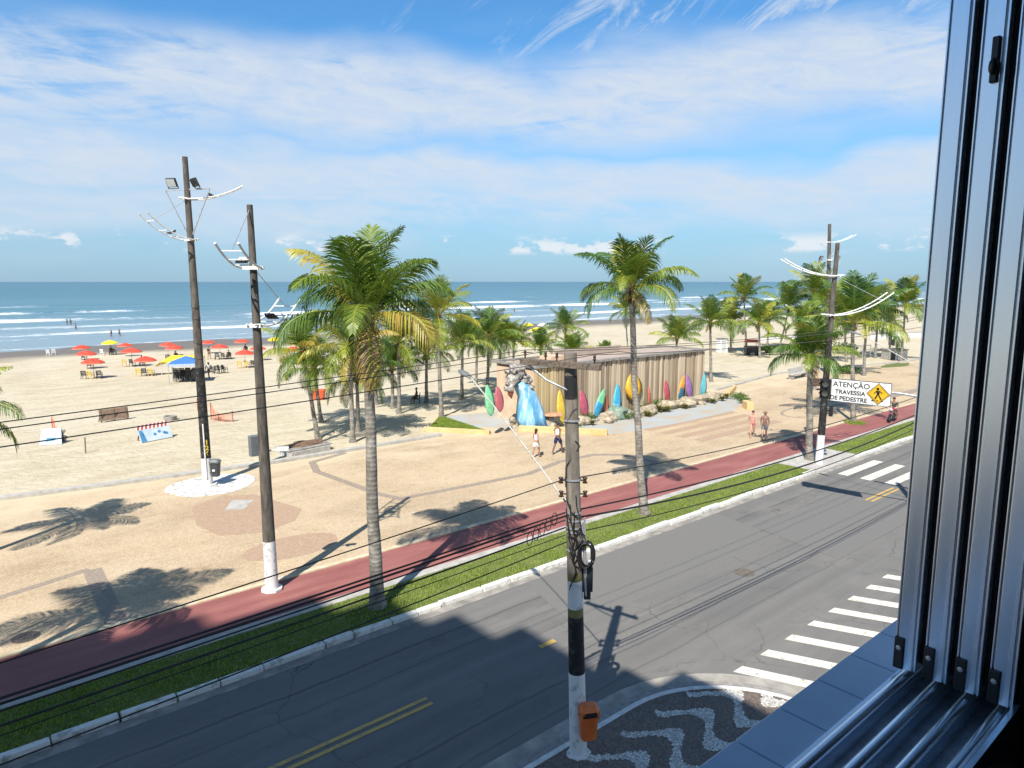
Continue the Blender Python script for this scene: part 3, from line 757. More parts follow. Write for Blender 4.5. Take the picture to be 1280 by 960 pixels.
CROWNS = {
    'tall_front': dict(seed=11, nfr=17, L=2.95, nl=74, lw=.021, yellow=.34, low=.12, droop=2.35, lmax=.85, skirt=1, hi=1.5),
    'tall_mid': dict(seed=29, nfr=17, L=2.55, nl=68, lw=.020, yellow=.36, low=.0, droop=2.3, lmax=.74, skirt=1, hi=1.5),
    'beach_a': dict(seed=41, nfr=16, L=2.9, nl=48, lw=.024, yellow=.6, low=-.5, droop=2.0, lmax=.78, skirt=2),
    'beach_b': dict(seed=53, nfr=16, L=2.8, nl=48, lw=.024, yellow=.35, low=-.35, droop=2.0, lmax=.76, skirt=1),
    'beach_c': dict(seed=67, nfr=17, L=2.9, nl=48, lw=.024, yellow=.2, low=-.2, droop=1.7, lmax=.76),
    'low_bush': dict(seed=83, nfr=16, L=3.0, nl=48, lw=.026, yellow=.35, low=.2, droop=1.5, lmax=.78),
    'far': dict(seed=97, nfr=16, L=3.3, nl=36, lw=.036, yellow=.35, low=-.35, droop=2.0, lmax=.85),
    'slim': dict(seed=101, nfr=14, L=2.6, nl=42, lw=.028, yellow=.4, low=-.1, droop=1.7, lmax=.7),
}
def palm(base, top, kind, label, r0=.15, r1=.10, group='coconut palms along the promenade and beach', rz=0, s=1.0, bow=.0, coco=True, seed=0):
    """trunk from base to the crown's heart (top), both world points"""
    rr = random.Random(seed * 13 + 5)
    base = Vector(base); top = Vector(top); d = top - base
    t = thing('coconut_palm', label, 'palm tree', base, 0, group)
    mb = MB(); n = 30; pts = []; rad = []
    sb = Vector((-d.y, d.x, 0)).normalized() if d.xy.length > .05 else Vector((1, 0, 0))
    for i in range(n + 1):
        s_ = i / n
        # leans low, then turns up
        h = Vector((d.x * (s_ ** .8), d.y * (s_ ** .8), d.z * s_)) + sb * bow * math.sin(math.pi * s_) + Vector((noise.noise(Vector((s_ * 4, seed, 0))), noise.noise(Vector((s_ * 4, seed, 5))), 0)) * .05 * math.sin(math.pi * s_)
        pts.append(h); rad.append((r1 + (r0 - r1) * (1 - s_) ** 1.2 + .09 * math.exp(-s_ * d.z / .3)) * (1 + .05 * noise.noise(Vector((s_ * 25, seed, 2)))))
    mb.smooth = True; mb.tube(pts, rad, 12); mb.build('trunk', MAT_TRUNK, t)
    hh = MB(); hh.smooth = True
    hh.lathe([(r1 * 1.05, -.55), (r1 * 1.5, -.25), (r1 * 1.9, .0), (r1 * 1.2, .3), (.03, .55)], 10, d)
    for k in range(5):
        a = rr.uniform(0, 6.28); p = d + Vector((math.cos(a) * .12, math.sin(a) * .12, -.05)); q = p + Vector((math.cos(a) * .3, math.sin(a) * .3, -rr.uniform(.15, .5)))
        hh.tube([p, (p + q) / 2 + Vector((0, 0, .06)), q], [.03, .02, .008], 5)
    hh.build('leaf_sheath', MAT_SHEATH, t)
    if coco:
        for k in range(5):
            a = rr.uniform(0, 6.28); c = MB(); c.smooth = True
            c.lathe([(.02, -.13), (.085, -.07), (.10, 0), (.075, .08), (.02, .12)], 8); c.build('coconut', MAT_COCONUT, t, loc=d + Vector((math.cos(a) * .24, math.sin(a) * .24, -.22 - .12 * rr.random())))
    me = crown(kind, **CROWNS[kind])
    c = bpy.data.objects.new('crown', me); col.objects.link(c); c.parent = t; c.location = d + Vector((0, 0, .05)); c.rotation_euler.z = rz; c.scale = (s, s, s)
    return t
def palm_px(bx, by, tx, ty, kind, label, beach=True, **k):
    b = GB(bx, by) if beach else G(bx, by, .1)
    palm(b, at_depth(tx, ty, b), kind, label, **k)

# the two tall palms of the planted strip
palm_px(472, 758, 459, 399, 'tall_front', 'tallest coconut palm, big drooping yellow-green crown, in the grass strip between two poles', False, r0=.20, r1=.125, rz=.6, seed=1, bow=.12)
palm_px(806, 642, 789, 362, 'tall_mid', 'tall slightly leaning coconut palm in the grass strip in front of the slatted building', False, r0=.17, r1=.11, rz=2.2, seed=2, bow=-.12)
palm_px(1012, 574, 1013, 446, 'tall_mid', 'coconut palm with wide drooping crown just left of the pedestrian warning sign', False, r0=.19, r1=.14, rz=4.0, seed=3, s=1.0)
palm_px(1067, 527, 1066, 405, 'beach_c', 'tall dark-crowned palm rising behind the pedestrian warning sign', False, r0=.16, r1=.11, rz=1.0, seed=4, s=1.40)
# palms on the sand, left cluster
palm_px(398, 549, 378, 440, 'beach_a', 'palm leaning left at the left edge of the beach palm cluster', r0=.14, r1=.10, rz=.3, seed=5, bow=-.2)
palm_px(402, 528, 393, 462, 'beach_b', 'short palm half hidden behind the left-leaning palm of the cluster', r0=.13, r1=.1, rz=2.0, seed=6, s=0.95)
palm_px(441, 553, 437, 432, 'beach_a', 'straight palm with drooping yellowed crown just left of the tallest palm', r0=.15, r1=.10, rz=1.3, seed=7, s=1.12)
palm_px(448, 540, 446, 470, 'beach_b', 'low palm with dark hanging fronds behind the straight yellowed palm', r0=.14, r1=.1, rz=3.3, seed=8, s=1.06)
palm_px(499, 518, 498, 430, 'beach_b', 'palm on shaded sand just right of the tallest trunk', r0=.15, r1=.10, rz=5.0, seed=9, s=1.06)
palm_px(491, 511, 490, 458, 'beach_c', 'short dark palm in the shade behind the palm right of the tallest trunk', r0=.14, r1=.1, rz=.9, seed=10, s=0.90)
palm_px(533, 504, 533, 444, 'beach_c', 'palm beside the person sitting in the shade', r0=.14, r1=.1, rz=2.7, seed=11, s=1.06)
palm_px(552, 523, 547, 395, 'beach_a', 'tall palm rooted in the triangular lawn', r0=.16, r1=.10, rz=4.4, seed=12, s=1.18)
palm_px(577, 500, 578, 428, 'beach_c', 'palm behind the triangular lawn, left of the building', r0=.15, r1=.1, rz=1.9, seed=13, s=1.06)
palm_px(609, 492, 611, 420, 'beach_b', 'palm rising behind the left end of the slatted building', r0=.15, r1=.1, rz=.2, seed=14, s=1.12)
# behind the building, trunks hidden by it
def palm_at(px, py, Y, kind, label, **k):
    top = at_y(px, py, Y); palm((top.x, top.y, beach_z(Y)), top, kind, label, **k)
palm_at(642, 428, 50, 'low_bush', 'low bushy palm over the left corner of the building roof', rz=.5, seed=15, s=.85, coco=False)
palm_at(676, 436, 52, 'low_bush', 'small upright palm left of the crossarm above the building roof', rz=1.9, seed=16, s=.9, coco=False)
palm_at(707, 410, 56, 'beach_c', 'dark upright palm behind the utility pole top', rz=3.1, seed=17, s=1.0, coco=False)
palm_at(717, 440, 47, 'low_bush', 'bright green low palm at the utility pole top', rz=4.2, seed=18, s=.8, coco=False)
palm_at(757, 440, 49, 'low_bush', 'tiny palm showing only its tips above the roof', rz=5.1, seed=19, s=.5, coco=False)
palm_px(786, 452, 782, 388, 'beach_b', 'thin dark palm standing on the sand behind the leaning tall palm', r0=.10, r1=.08, rz=2.4, seed=20, s=1.06, coco=False)
palm_at(846, 424, 46, 'low_bush', 'broad bushy palm behind the right half of the building roof', rz=.8, seed=21, s=1.1, coco=False)
palm_px(889, 477, 888, 404, 'beach_c', 'dark straight palm beside the right end of the building', rz=3.9, seed=22, s=1.06, coco=False)
# the far right grove
palm_px(914, 440, 913, 404, 'slim', 'slim pale palm right of the dark straight palm', rz=.4, seed=23, s=1.62, coco=False)
palm_px(934, 443, 930, 372, 'slim', 'tall thin palm with small tuft crown and hanging dead leaves', rz=1.4, seed=24, s=1.44)
palm_px(950, 447, 949, 404, 'slim', 'short palm just right of the tall thin tufted palm', rz=2.9, seed=25, s=1.38, coco=False)
palm_px(973, 436, 986, 386, 'far', 'wide yellowish palm leaning right in the grove', rz=.1, seed=26, s=1.50)
palm_px(1012, 440, 1018, 366, 'far', 'tall palm crossing the lower part of the distant floodlight mast', rz=2.2, seed=27, s=1.56)
palm_px(1034, 440, 1034, 388, 'far', 'palm directly behind the light pole with traffic signals', rz=3.7, seed=28, s=1.44)
palm_px(1080, 470, 1083, 392, 'far', 'palm with pale brown hanging fronds right of the dark-crowned palm', rz=5.2, seed=29, s=1.12)
palm_px(1094, 447, 1098, 388, 'far', 'palm with one long frond reaching right towards the window', rz=1.1, seed=30, s=1.19, coco=False)
palm_px(1126, 452, 1132, 382, 'slim', 'separate round-headed palm nearest the window frame', rz=4.5, seed=31, s=1.62, coco=False)
palm_px(958, 441, 962, 398, 'far', 'small dark palm low at the left of the grove', rz=3.2, seed=32, s=0.94, coco=False)
palm_px(1004, 447, 1003, 402, 'far', 'low yellow-green palm in the middle of the grove', rz=2.0, seed=41, s=.95, coco=False)
palm_px(1058, 452, 1056, 398, 'far', 'bushy palm between the signal pole and the dark-crowned palm', rz=4.0, seed=42, s=.95, coco=False)
palm_px(1113, 441, 1112, 402, 'far', 'small palm left of the round-headed palm', rz=5.5, seed=43, s=.8, coco=False)
palm_px(470, 506, 470, 462, 'beach_b', 'dark palm deep in the shaded cluster behind the tallest trunk', r0=.14, r1=.1, rz=1.2, seed=44, s=1.0, coco=False)
palm_px(624, 480, 626, 425, 'beach_c', 'palm with upright fronds just left of the roof corner palm', r0=.14, r1=.1, rz=2.5, seed=45, s=1.0, coco=False)
palm_px(595, 482, 596, 428, 'beach_b', 'palm in the back row left of the building, fronds overlapping its neighbours', r0=.14, r1=.1, rz=.4, seed=46, s=1.0, coco=False)
# two palms out of frame at the left; one crown edge shows, both cast shadows on the promenade
p_ = Vector((.0, 29.3, .1)); palm(p_, (.3, 29.6, 5.1), 'beach_b', 'palm at the left picture edge with only its fronds in view', r0=.16, rz=.35, seed=33, s=.95)
palm((-2.9, 18.3, .1), (-2.5, 18.6, 8.0), 'tall_front', 'palm in the grass strip beyond the left picture edge, shadow on promenade', r0=.2, r1=.13, rz=2.0, seed=34, s=1.05)

# ------------------------------------------------------------------ poles
def m_pole(name, c1, c2): return nmat(name, c1, c2, 2.2, .9, .3, .01, 'Object', sc3=(3, 3, .8))
MAT_POLE = m_pole('weathered_concrete_pole', (.11, .093, .075), (.27, .235, .19))
MAT_POLE_BLACK = nmat('black_pole_paint', (.012, .012, .013), (.10, .092, .08), 5, .7, .3, .008, lo=.5, hi=.74)
MAT_POLE_WHITE = nmat('white_pole_paint', (.74, .73, .71), (.36, .34, .31), 5, .75, .3, .008, lo=.53, hi=.72)
MAT_OLIVE = plain('olive_band_paint', (.20, .17, .06), .7)
MAT_GALV = nmat('galvanised_steel', (.42, .43, .44), (.60, .61, .62), 12, .45, .05, .002, metal=.6)
MAT_DKSTEEL = nmat('dark_steel', (.05, .05, .055), (.12, .115, .11), 10, .5, .1, .003, metal=.5)
MAT_WHITESTEEL = plain('white_enamel_steel', (.78, .78, .76), .4)
MAT_BLACKPL = plain('black_plastic', (.015, .015, .016), .45)
MAT_YELNUM = plain('yellow_number_paint', (.62, .47, .05), .6)
MAT_GREYPL = plain('grey_plastic', (.16, .17, .175), .5)
MAT_GLASS_L = nmat('lamp_glass', (.45, .47, .48), (.6, .62, .63), 20, .15, 0)
MAT_POLE_DK = m_pole('dark_weathered_pole', (.055, .047, .040), (.155, .132, .11))
def shaft(parent, H_, r0, r1, bands, dx=0, dy=0, name='shaft', n=18, pm=None):
    """tapered concrete pole; bands: [(z_from, z_to, material index)]"""
    zs = sorted({0, H_} | {z for a, b, _ in bands for z in (a, b)}); full = []
    for a, b in zip(zs[:-1], zs[1:]):
        k = max(1, int((b - a) / .8)); full += [a + (b - a) * i / k for i in range(k)]
    full.append(H_)
    mb = MB(); mb.smooth = True
    for a, b in zip(full[:-1], full[1:]):
        mi = 0
        for z0, z1, m in bands:
            if z0 <= (a + b) / 2 <= z1: mi = m
        mb.mi = mi; f = lambda z: r0 + (r1 - r0) * z / H_
        mb.tube([(dx * a / H_, dy * a / H_, a), (dx * b / H_, dy * b / H_, b)], [f(a), f(b)], n, cap=(a == 0 or b == H_))
    return mb.build(name, [pm or MAT_POLE_DK, MAT_POLE_WHITE, MAT_POLE_BLACK, MAT_OLIVE], parent)
def floodlight(parent, loc, rz, tilt, s=1.0, name='floodlight'):
    mb = MB(); M = Matrix.Translation(loc) @ Matrix.Rotation(rz, 4, 'Z') @ Matrix.Rotation(tilt, 4, 'X')
    mb.box((0, 0, 0), (.02, .02, .02), M=M)
    def bx(c, d):
        T = M @ Matrix.Translation(c); x, y, z = (k / 2 for k in d)
        vs = [T @ Vector((a * x, b * y, e * z)) for a in (-1, 1) for b in (-1, 1) for e in (-1, 1)]
        mb.add(vs, [(0, 1, 3, 2), (4, 6, 7, 5), (0, 4, 5, 1), (2, 3, 7, 6), (0, 2, 6, 4), (1, 5, 7, 3)])
    bx((0, .05 * s, .30 * s), (.5 * s, .10 * s, .40 * s))
    for k in range(6): bx(((-.2 + .08 * k) * s, .13 * s, .30 * s), (.015 * s, .06 * s, .34 * s))
    bx((-.27 * s, .05 * s, .18 * s), (.02 * s, .05 * s, .3 * s)); bx((.27 * s, .05 * s, .18 * s), (.02 * s, .05 * s, .3 * s)); bx((0, .05 * s, .02 * s), (.56 * s, .05 * s, .02 * s))
    mb.mi = 1; bx((0, -.004 * s, .30 * s), (.45 * s, .012 * s, .35 * s))
    return mb.build(name, [MAT_DKSTEEL, MAT_GLASS_L], parent)
def sled_arm(parent, z, azim, L, rise, sep=.62, cx=0, cy=0, lamp=True, mat_=None, wire=None):
    """curved twin-rail lamp arm like a sledge, clamped to the pole"""
    mb = MB(); mb.smooth = True; d = Vector((math.cos(azim), math.sin(azim), 0)); s_ = Vector((-d.y, d.x, 0)); o = Vector((cx, cy, z))
    rails = []
    for sd in (-1, 1):
        pts = []
        for i in range(15):
            t = -.16 + 1.16 * i / 14; tt = max(t, 0)
            pts.append(o + d * (L * t) + s_ * (sd * sep / 2 * (1 if t > .12 else .35 + .65 * max(0, (t + .16) / .28))) + Vector((0, 0, rise * tt ** 2.0 + (.04 if t < 0 else 0))))
        mb.tube(pts, .033, 7); rails.append(pts)
    mb.smooth = False
    for i in (6, 9, 12): mb.bar(rails[0][i], rails[1][i], .05, .03)
    mb.bar(o - s_ * .25 + d * .16, o + s_ * .25 + d * .16, .05, .10); mb.bar(o - s_ * .25 - d * .17, o + s_ * .25 - d * .17, .05, .10)
    a = mb.build('lamp_arm', mat_ or MAT_WHITESTEEL, parent)
    if lamp:
        c = (rails[0][8] + rails[1][8]) / 2
        floodlight(a, c, azim - math.pi / 2 + math.pi, R(-62), .62, 'lamp')
    if wire is not None:
        w_ = MB(); w_.tube([(rails[0][12] + rails[1][12]) / 2, Vector((cx, cy, wire))], .014, 5); w_.build('stay_rod', MAT_GALV, a)
    return a
def pole_number(parent, txt, r, z, azim, gap=.27):
    mb = MB()
    for i, ch in enumerate(txt):
        text_mb(mb, ch, .30, 0, z - i * gap, -r - .012, .008, Matrix.Rotation(azim + math.pi / 2, 4, 'Z'), .012)
    return mb.build('number', MAT_YELNUM, parent)

# pole 126 with two floodlights
b1_ = G(260, 607, .1); top1 = at_depth(231, 196, b1_) - b1_
t = thing('light_pole', 'tall leaning light pole numbered 126 with two floodlights on a crossbar', 'light pole', b1_, 0, 'concrete light poles with sledge arms')
H1 = top1.z
shaft(t, H1, .235, .115, [(0, 1.35, 1), (1.35, 5.6, 2), (5.6, 8.2, 0)], top1.x, top1.y)  # black paint around the number; above it shade is put into the band
ang1 = math.atan2(-b1_.y, -b1_.x)
pole_number(t, '126', .232, 2.12, ang1 + .25, .27)
ax = lambda z: (top1.x * z / H1, top1.y * z / H1)
zc = (at_depth(234, 237, b1_) - b1_).z
mb = MB(); x_, y_ = ax(zc)
cd = Vector((RT.x, RT.y, 0)).normalized(); cd = (Matrix.Rotation(-.25, 4, 'Z') @ cd)
for sgn, Lc in ((-1, 1.15), (1, 1.15)):
    o = Vector((x_, y_, zc)); e = o + cd * sgn * Lc
    mb.bar(o + Vector((0, 0, .0)), e, .06, .06); mb.bar(e, (ax(zc - 2.0)[0] + cd.x * sgn * .1, ax(zc - 2.0)[1] + cd.y * sgn * .1, zc - 2.0), .045, .045)
cb = mb.build('crossbar', MAT_GALV, t)
floodlight(cb, Vector((x_, y_, zc + .04)) - cd * .72, math.atan2(cd.y, cd.x), R(25), .95); floodlight(cb, Vector((x_, y_, zc + .04)) + cd * .62, math.atan2(cd.y, cd.x) + 2.6, R(-25), .95)
za = (at_depth(236, 249, b1_) - b1_).z; sled_arm(t, za, R(-13), 2.3, .68, .60, *ax(za))
zb = (at_depth(238, 300, b1_) - b1_).z; sled_arm(t, zb, R(192), 2.0, 1.05, .80, *ax(zb), wire=za)
for z in (4.6, 5.4, 6.1, 6.8, 7.9, 8.4):
    mb = MB(); mb.smooth = True; mb.tube([(ax(z)[0] + (.22 - z * .007) * math.cos(q / 10 * 6.283), ax(z)[1] + (.22 - z * .007) * math.sin(q / 10 * 6.283), z + .12 * math.sin(q / 10 * 6.283)) for q in range(11)], .025, 5); mb.build('strap', MAT_BLACKPL, t)
mb = MB(); mb.smooth = True; mb.tube([(ax(z)[0] - .1 + .0 * z, ax(z)[1] - (.24 - z * .007), z) for z in (.4, 1.5, 2.4, 3.0)], .035, 6); mb.build('conduit', MAT_POLE_WHITE, t)
mb = MB(); mb.prism(disc(0, 0, .42, .42, 8), .0, .10); mb.build('footing', MAT_POLE_WHITE, t)

# pole in front (white foot)
b2_ = G(340, 737, .1); top2 = at_depth(312, 256, b2_) - b2_; H2 = top2.z
t = thing('light_pole', 'dark light pole with white foot beside the cycle lane, grey box and camera on it', 'light pole', b2_, 0, 'concrete light poles with sledge arms')
shaft(t, H2, .205, .085, [(0, 1.6, 1), (1.6, 7, 0)], top2.x, top2.y)
ax = lambda z: (top2.x * z / H2, top2.y * z / H2)
za = (at_depth(315, 335, b2_) - b2_).z; sled_arm(t, za, R(229), 1.75, .62, .62, *ax(za), wire=H2 - .1)
zb = (at_depth(321, 407, b2_) - b2_).z; sled_arm(t, zb, R(37), 1.9, .75, .75, *ax(zb), wire=za)
mb = MB(); x_, y_ = ax(4.55); mb.box((x_ - .24, y_ + .1, 4.62), (.30, .22, .62)); mb.build('cabinet', MAT_GREYPL, t, bev=.02)
mb = MB(); mb.bar((x_ + .1, y_, 4.42), (x_ + .45, y_ - .1, 4.42), .05); mb.box((x_ + .52, y_ - .16, 4.44), (.36, .14, .12), R(-25)); mb.box((x_ + .5, y_ - .14, 4.3), (.1, .1, .16)); mb.build('security_camera', MAT_WHITESTEEL, t, bev=.01)
mb = MB(); mb.prism(disc(0, 0, .33, .33, 8), .0, .07); mb.build('footing', MAT_POLE_WHITE, t)

# distant mast and signal pole at the right
b3_ = G(1032, 584, .0); b3_.y = 17.0; b3_ = Vector((35.45, 17.0, .085)); top3 = at_depth(1047, 304, b3_) - b3_; H3 = top3.z
t = thing('light_pole', 'light pole with white foot, black traffic signals and two long white arms', 'light pole', b3_, 0, 'concrete light poles with sledge arms')
shaft(t, H3, .20, .10, [(0, 1.55, 1), (1.55, 4.6, 2)], top3.x, top3.y)
ax = lambda z: (top3.x * z / H3, top3.y * z / H3)
za = (at_depth(1044, 345, b3_) - b3_).z; sled_arm(t, za, R(140), 2.7, .85, .55, *ax(za), lamp=False)
zb = (at_depth(1042, 394, b3_) - b3_).z; sled_arm(t, zb, R(-38), 3.0, 1.15, .6, *ax(zb), lamp=False, wire=za)
def signal_head(parent, loc, rz, n=3, s=1.0, name='signal_head', lens=((.25, .02, .015), (.30, .18, .02), (.02, .18, .08))):
    mb = MB(); M = Matrix.Translation(loc) @ Matrix.Rotation(rz, 4, 'Z'); Lz = .30 * n * s
    def bx(c, d):
        T = M @ Matrix.Translation(c); x, y, z = (k / 2 for k in d)
        mb.add([T @ Vector((a * x, b * y, e * z)) for a in (-1, 1) for b in (-1, 1) for e in (-1, 1)], [(0, 1, 3, 2), (4, 6, 7, 5), (0, 4, 5, 1), (2, 3, 7, 6), (0, 2, 6, 4), (1, 5, 7, 3)])
    bx((0, 0, 0), (.32 * s, .2 * s, Lz))
    o = mb.build(name, MAT_BLACKPL, parent)
    for i in range(n):
        z = Lz / 2 - .15 * s - .3 * s * i
        l = MB(); l.smooth = True
        l.add([M @ Vector((.1 * s * math.cos(k * math.pi / 8), -.104 * s, z + .1 * s * math.sin(k * math.pi / 8))) for k in range(16)], [tuple(range(16))])
        vs = []; nn = 9
        for e, y in ((0, -.1), (1, -.30)):
            for k in range(nn):
                a = math.pi * k / (nn - 1); vs.append(M @ Vector((.125 * s * math.cos(a), y * s, z + .125 * s * math.sin(a))))
        l.mi = 1; l.add(vs, [(k, k + 1, nn + k + 1, nn + k) for k in range(nn - 1)])
        c = lens[i % len(lens)]
        l.build('lens', [plain('signal_lens_%d_%d' % (int(c[0] * 1000), int(c[1] * 1000)), c, .2), MAT_BLACKPL], o)
    return o
azc = math.atan2(-b3_.x, b3_.y) 
signal_head(t, (ax(3.9)[0] + .25, ax(3.9)[1] - .3, 3.62), R(60), 2, .9, 'pedestrian_signal')
signal_head(t, (ax(3.1)[0] + .15, ax(3.1)[1] - .32, 2.85), R(30), 2, .9, 'pedestrian_signal')
mb = MB(); mb.bar((0, 0, 3.6), (.3, -.3, 3.6), .06); mb.bar((0, 0, 2.85), (.2, -.3, 2.85), .06); mb.build('bracket', MAT_BLACKPL, t)

b4_ = Vector((72.0, 34.3, .1)); top4 = at_depth(1037, 280, b4_) - b4_; H4 = top4.z
t = thing('light_pole', 'most distant tall mast with floodlights, rising above the grove of palms', 'light pole', b4_, 0, 'concrete light poles with sledge arms')
shaft(t, H4, .25, .16, [(0, 2.45, 1), (2.45, 4, 2)], top4.x, top4.y)
ax = lambda z: (top4.x * z / H4, top4.y * z / H4)
za = (at_depth(1036, 303, b4_) - b4_).z; sled_arm(t, za, R(-30), 2.8, .8, .6, *ax(za), lamp=False)
zb = (at_depth(1035, 334, b4_) - b4_).z
mb = MB()
o = Vector((*ax(zb + .6), zb + .6))
for sgn in (-1, 1): mb.bar(o, o + cd * sgn * 1.2, .08); mb.bar(o + cd * sgn * 1.2, o - Vector((0, 0, 1.6)), .05)
cb = mb.build('crossbar', MAT_GALV, t)
floodlight(cb, o + cd * .8, 0, R(20), 1.1); floodlight(cb, o - cd * .8, 0, R(20), 1.1)
sled_arm(t, (at_depth(1035, 325, b4_) - b4_).z, R(225), 2.2, 1.6, .6, *ax(zb), lamp=False)

# ------------------------------------------------------------------ utility pole close by
bu = Vector((9.33, 9.02, .12)); tu = at_depth(713, 441, bu) - bu; HU = tu.z
t = thing('utility_pole', 'concrete utility pole with wooden crossarm, black and white painted foot and orange bin', 'utility pole', bu, 0, 'utility poles carrying the overhead cables')
UT = t
shaft(t, HU, .175, .118, [(0, 1.78, 1), (1.78, 2.98, 2), (2.98, 3.15, 3), (3.15, 3.72, 1), (3.72, 3.88, 3), (7.3, 7.75, 2)], tu.x, tu.y, n=24, pm=MAT_POLE)
au = lambda z: Vector((tu.x * z / HU, tu.y * z / HU, z))
MAT_WOOD = nmat('weathered_timber', (.10, .075, .055), (.22, .175, .135), 3, .9, .5, .01, sc3=(1, 6, 6))
MAT_CERAMIC = plain('brown_ceramic', (.05, .025, .015), .25)
# crossarm runs across the road direction, seen nearly sideways
zca = (at_depth(713, 455, bu) - bu).z
e1 = at_depth(652, 449, bu) - bu; e2 = at_depth(737, 457, bu) - bu
da = Vector((-.25, 1, 0)).normalized()
pc = au(zca)
EA = pc + Vector((-.12, -.12, 0)) + da * 1.12; EB = pc + Vector((-.12, -.12, 0)) - da * .62
mb = MB(); mb.bar(EA, EB, .10, .12); ca = mb.build('crossarm', MAT_WOOD, t, bev=.008)
mb = MB(); mb.smooth = True
mb.tube([pc + da * .9 + Vector((-.1, 0, -.05)), pc + da * .45 + Vector((-.1, 0, -.33)), pc + Vector((-.1, 0, -.48)) - da * .02, au(zca - .5)], .022, 7); mb.build('brace', MAT_GALV, ca)
INS = []
for k, f in enumerate((1.02, .55, .3, -.5)):
    p = pc + Vector((-.12, -.12, 0)) + da * f + Vector((0, 0, .06)); INS.append(p + Vector((0, 0, .16)))
    i_ = MB(); i_.smooth = True; i_.lathe([(.018, 0), (.012, .05), (.03, .06), (.035, .08), (.02, .09), (.026, .11), (.026, .14), (.01, .16)], 12, p); i_.build('insulator', MAT_CERAMIC, ca)
# spool insulators lower down
for z in (5.72, 5.45):
    i_ = MB(); i_.smooth = True
    for sd in (-1, 1):
        c = au(z) + Vector((RT.x, RT.y, 0)) * sd * .23
        i_.lathe([(.03, -.06), (.055, -.05), (.03, -.015), (.03, .015), (.055, .05), (.03, .06)], 10, c)
    i_.smooth = False; i_.bar(au(z) - RT * .25, au(z) + RT * .25, .04, .02)
    i_.build('spool_insulator', MAT_CERAMIC, t)
for z in (5.75, 5.1, 4.95, 4.8, 4.72, 4.35, 6.9):
    mb = MB(); mb.smooth = True; mb.lathe([(.163 - z * .0012, z - .02), (.163 - z * .0012, z + .02)], 20, (tu.x * z / HU, tu.y * z / HU, 0), False); mb.build('steel_band', MAT_GALV, t)
# black cable coil, splice boxes and dangling leads
mb = MB(); mb.smooth = True; rr = random.Random(5)
cc = au(4.28) + RT * .20 - Vector((FW.x, FW.y, 0)) * .16
u_ = Vector((RT.x, RT.y, 0)).normalized(); v_ = Vector((0, 0, 1))
for k in range(7):
    ra = .17 + rr.uniform(-.03, .03); off = Vector((FW.x, FW.y, 0)) * rr.uniform(-.05, .05) + u_ * rr.uniform(-.03, .03)
    mb.tube([cc + off + u_ * ra * .8 * math.cos(q / 18 * 2 * math.pi) + v_ * ra * 1.45 * math.sin(q / 18 * 2 * math.pi) for q in range(19)], .016, 6)
mb.build('cable_coil', MAT_BLACKPL, t)
mb = MB(); mb.box(cc + v_ * .21 + u_ * .05, (.05, .08, .03)); mb.box(cc - v_ * .12 + u_ * .1, (.06, .08, .03)); mb.build('cable_tie', MAT_WHITESTEEL, t)
mb = MB(); q = au(3.62) + RT * .24; mb.box(q + Vector((0, 0, .12)), (.16, .20, .50), YAW); mb.box(q + Vector((0, 0, -.2)), (.11, .13, .2), YAW); mb.build('junction_box', MAT_GREYPL if False else plain('charcoal_box', (.035, .037, .04), .5), t, bev=.012)
mb = MB(); mb.smooth = True
for k in range(17):
    z0 = rr.uniform(4.2, 5.5); s0 = rr.uniform(-.2, .22); z1 = z0 - rr.uniform(.3, .9); sg = rr.choice((-1, 1))
    a = au(z0) + RT * s0 - Vector((FW.x, FW.y, 0)) * .17; b = au(z1) + RT * (.12 * sg + rr.uniform(-.05, .1)) - Vector((FW.x, FW.y, 0)) * .18
    mid = (a + b) / 2 + RT * rr.uniform(-.14, .14) - Vector((0, 0, rr.uniform(0, .15)))
    mb.tube([a, a.lerp(mid, .6), mid, mid.lerp(b, .6), b], .011, 5)
for k in range(5):      # splice loops hanging from the cables at the left of the pole
    c = au(5.15 - .06 * k) + Vector((-.35 - .16 * k, .16, -.05)); mb.tube([c + Vector((.07 * math.cos(q / 10 * 6.283), 0, -.12 + .13 * math.sin(q / 10 * 6.283))) for q in range(11)], .008, 5)
mb.tube([au(6.5) + RT * .05 - FW * .13, au(6.4) + RT * .14 - FW * .1, au(6.0) + RT * -.14 - FW * .12, au(5.6) + RT * -.15 - FW * .1], .012, 5)
mb.build('loose_lead', MAT_BLACKPL, t)
mb = MB(); mb.smooth = True
for k, zz in enumerate((4.9, 4.6, 5.0)):
    mb.tube([au(zz) + RT * (.16 + .02 * k) - FW * .1, au(zz - 1.2) + RT * (.19 + .01 * k) - FW * .08], .02, 6)
mb.build('conduit', MAT_GALV, t)
mb = MB(); mb.prism(disc(0, 0, .24, .23, 18, .15, 4), -.02, .025); mb.build('footing', MAT_POLE_WHITE, t)
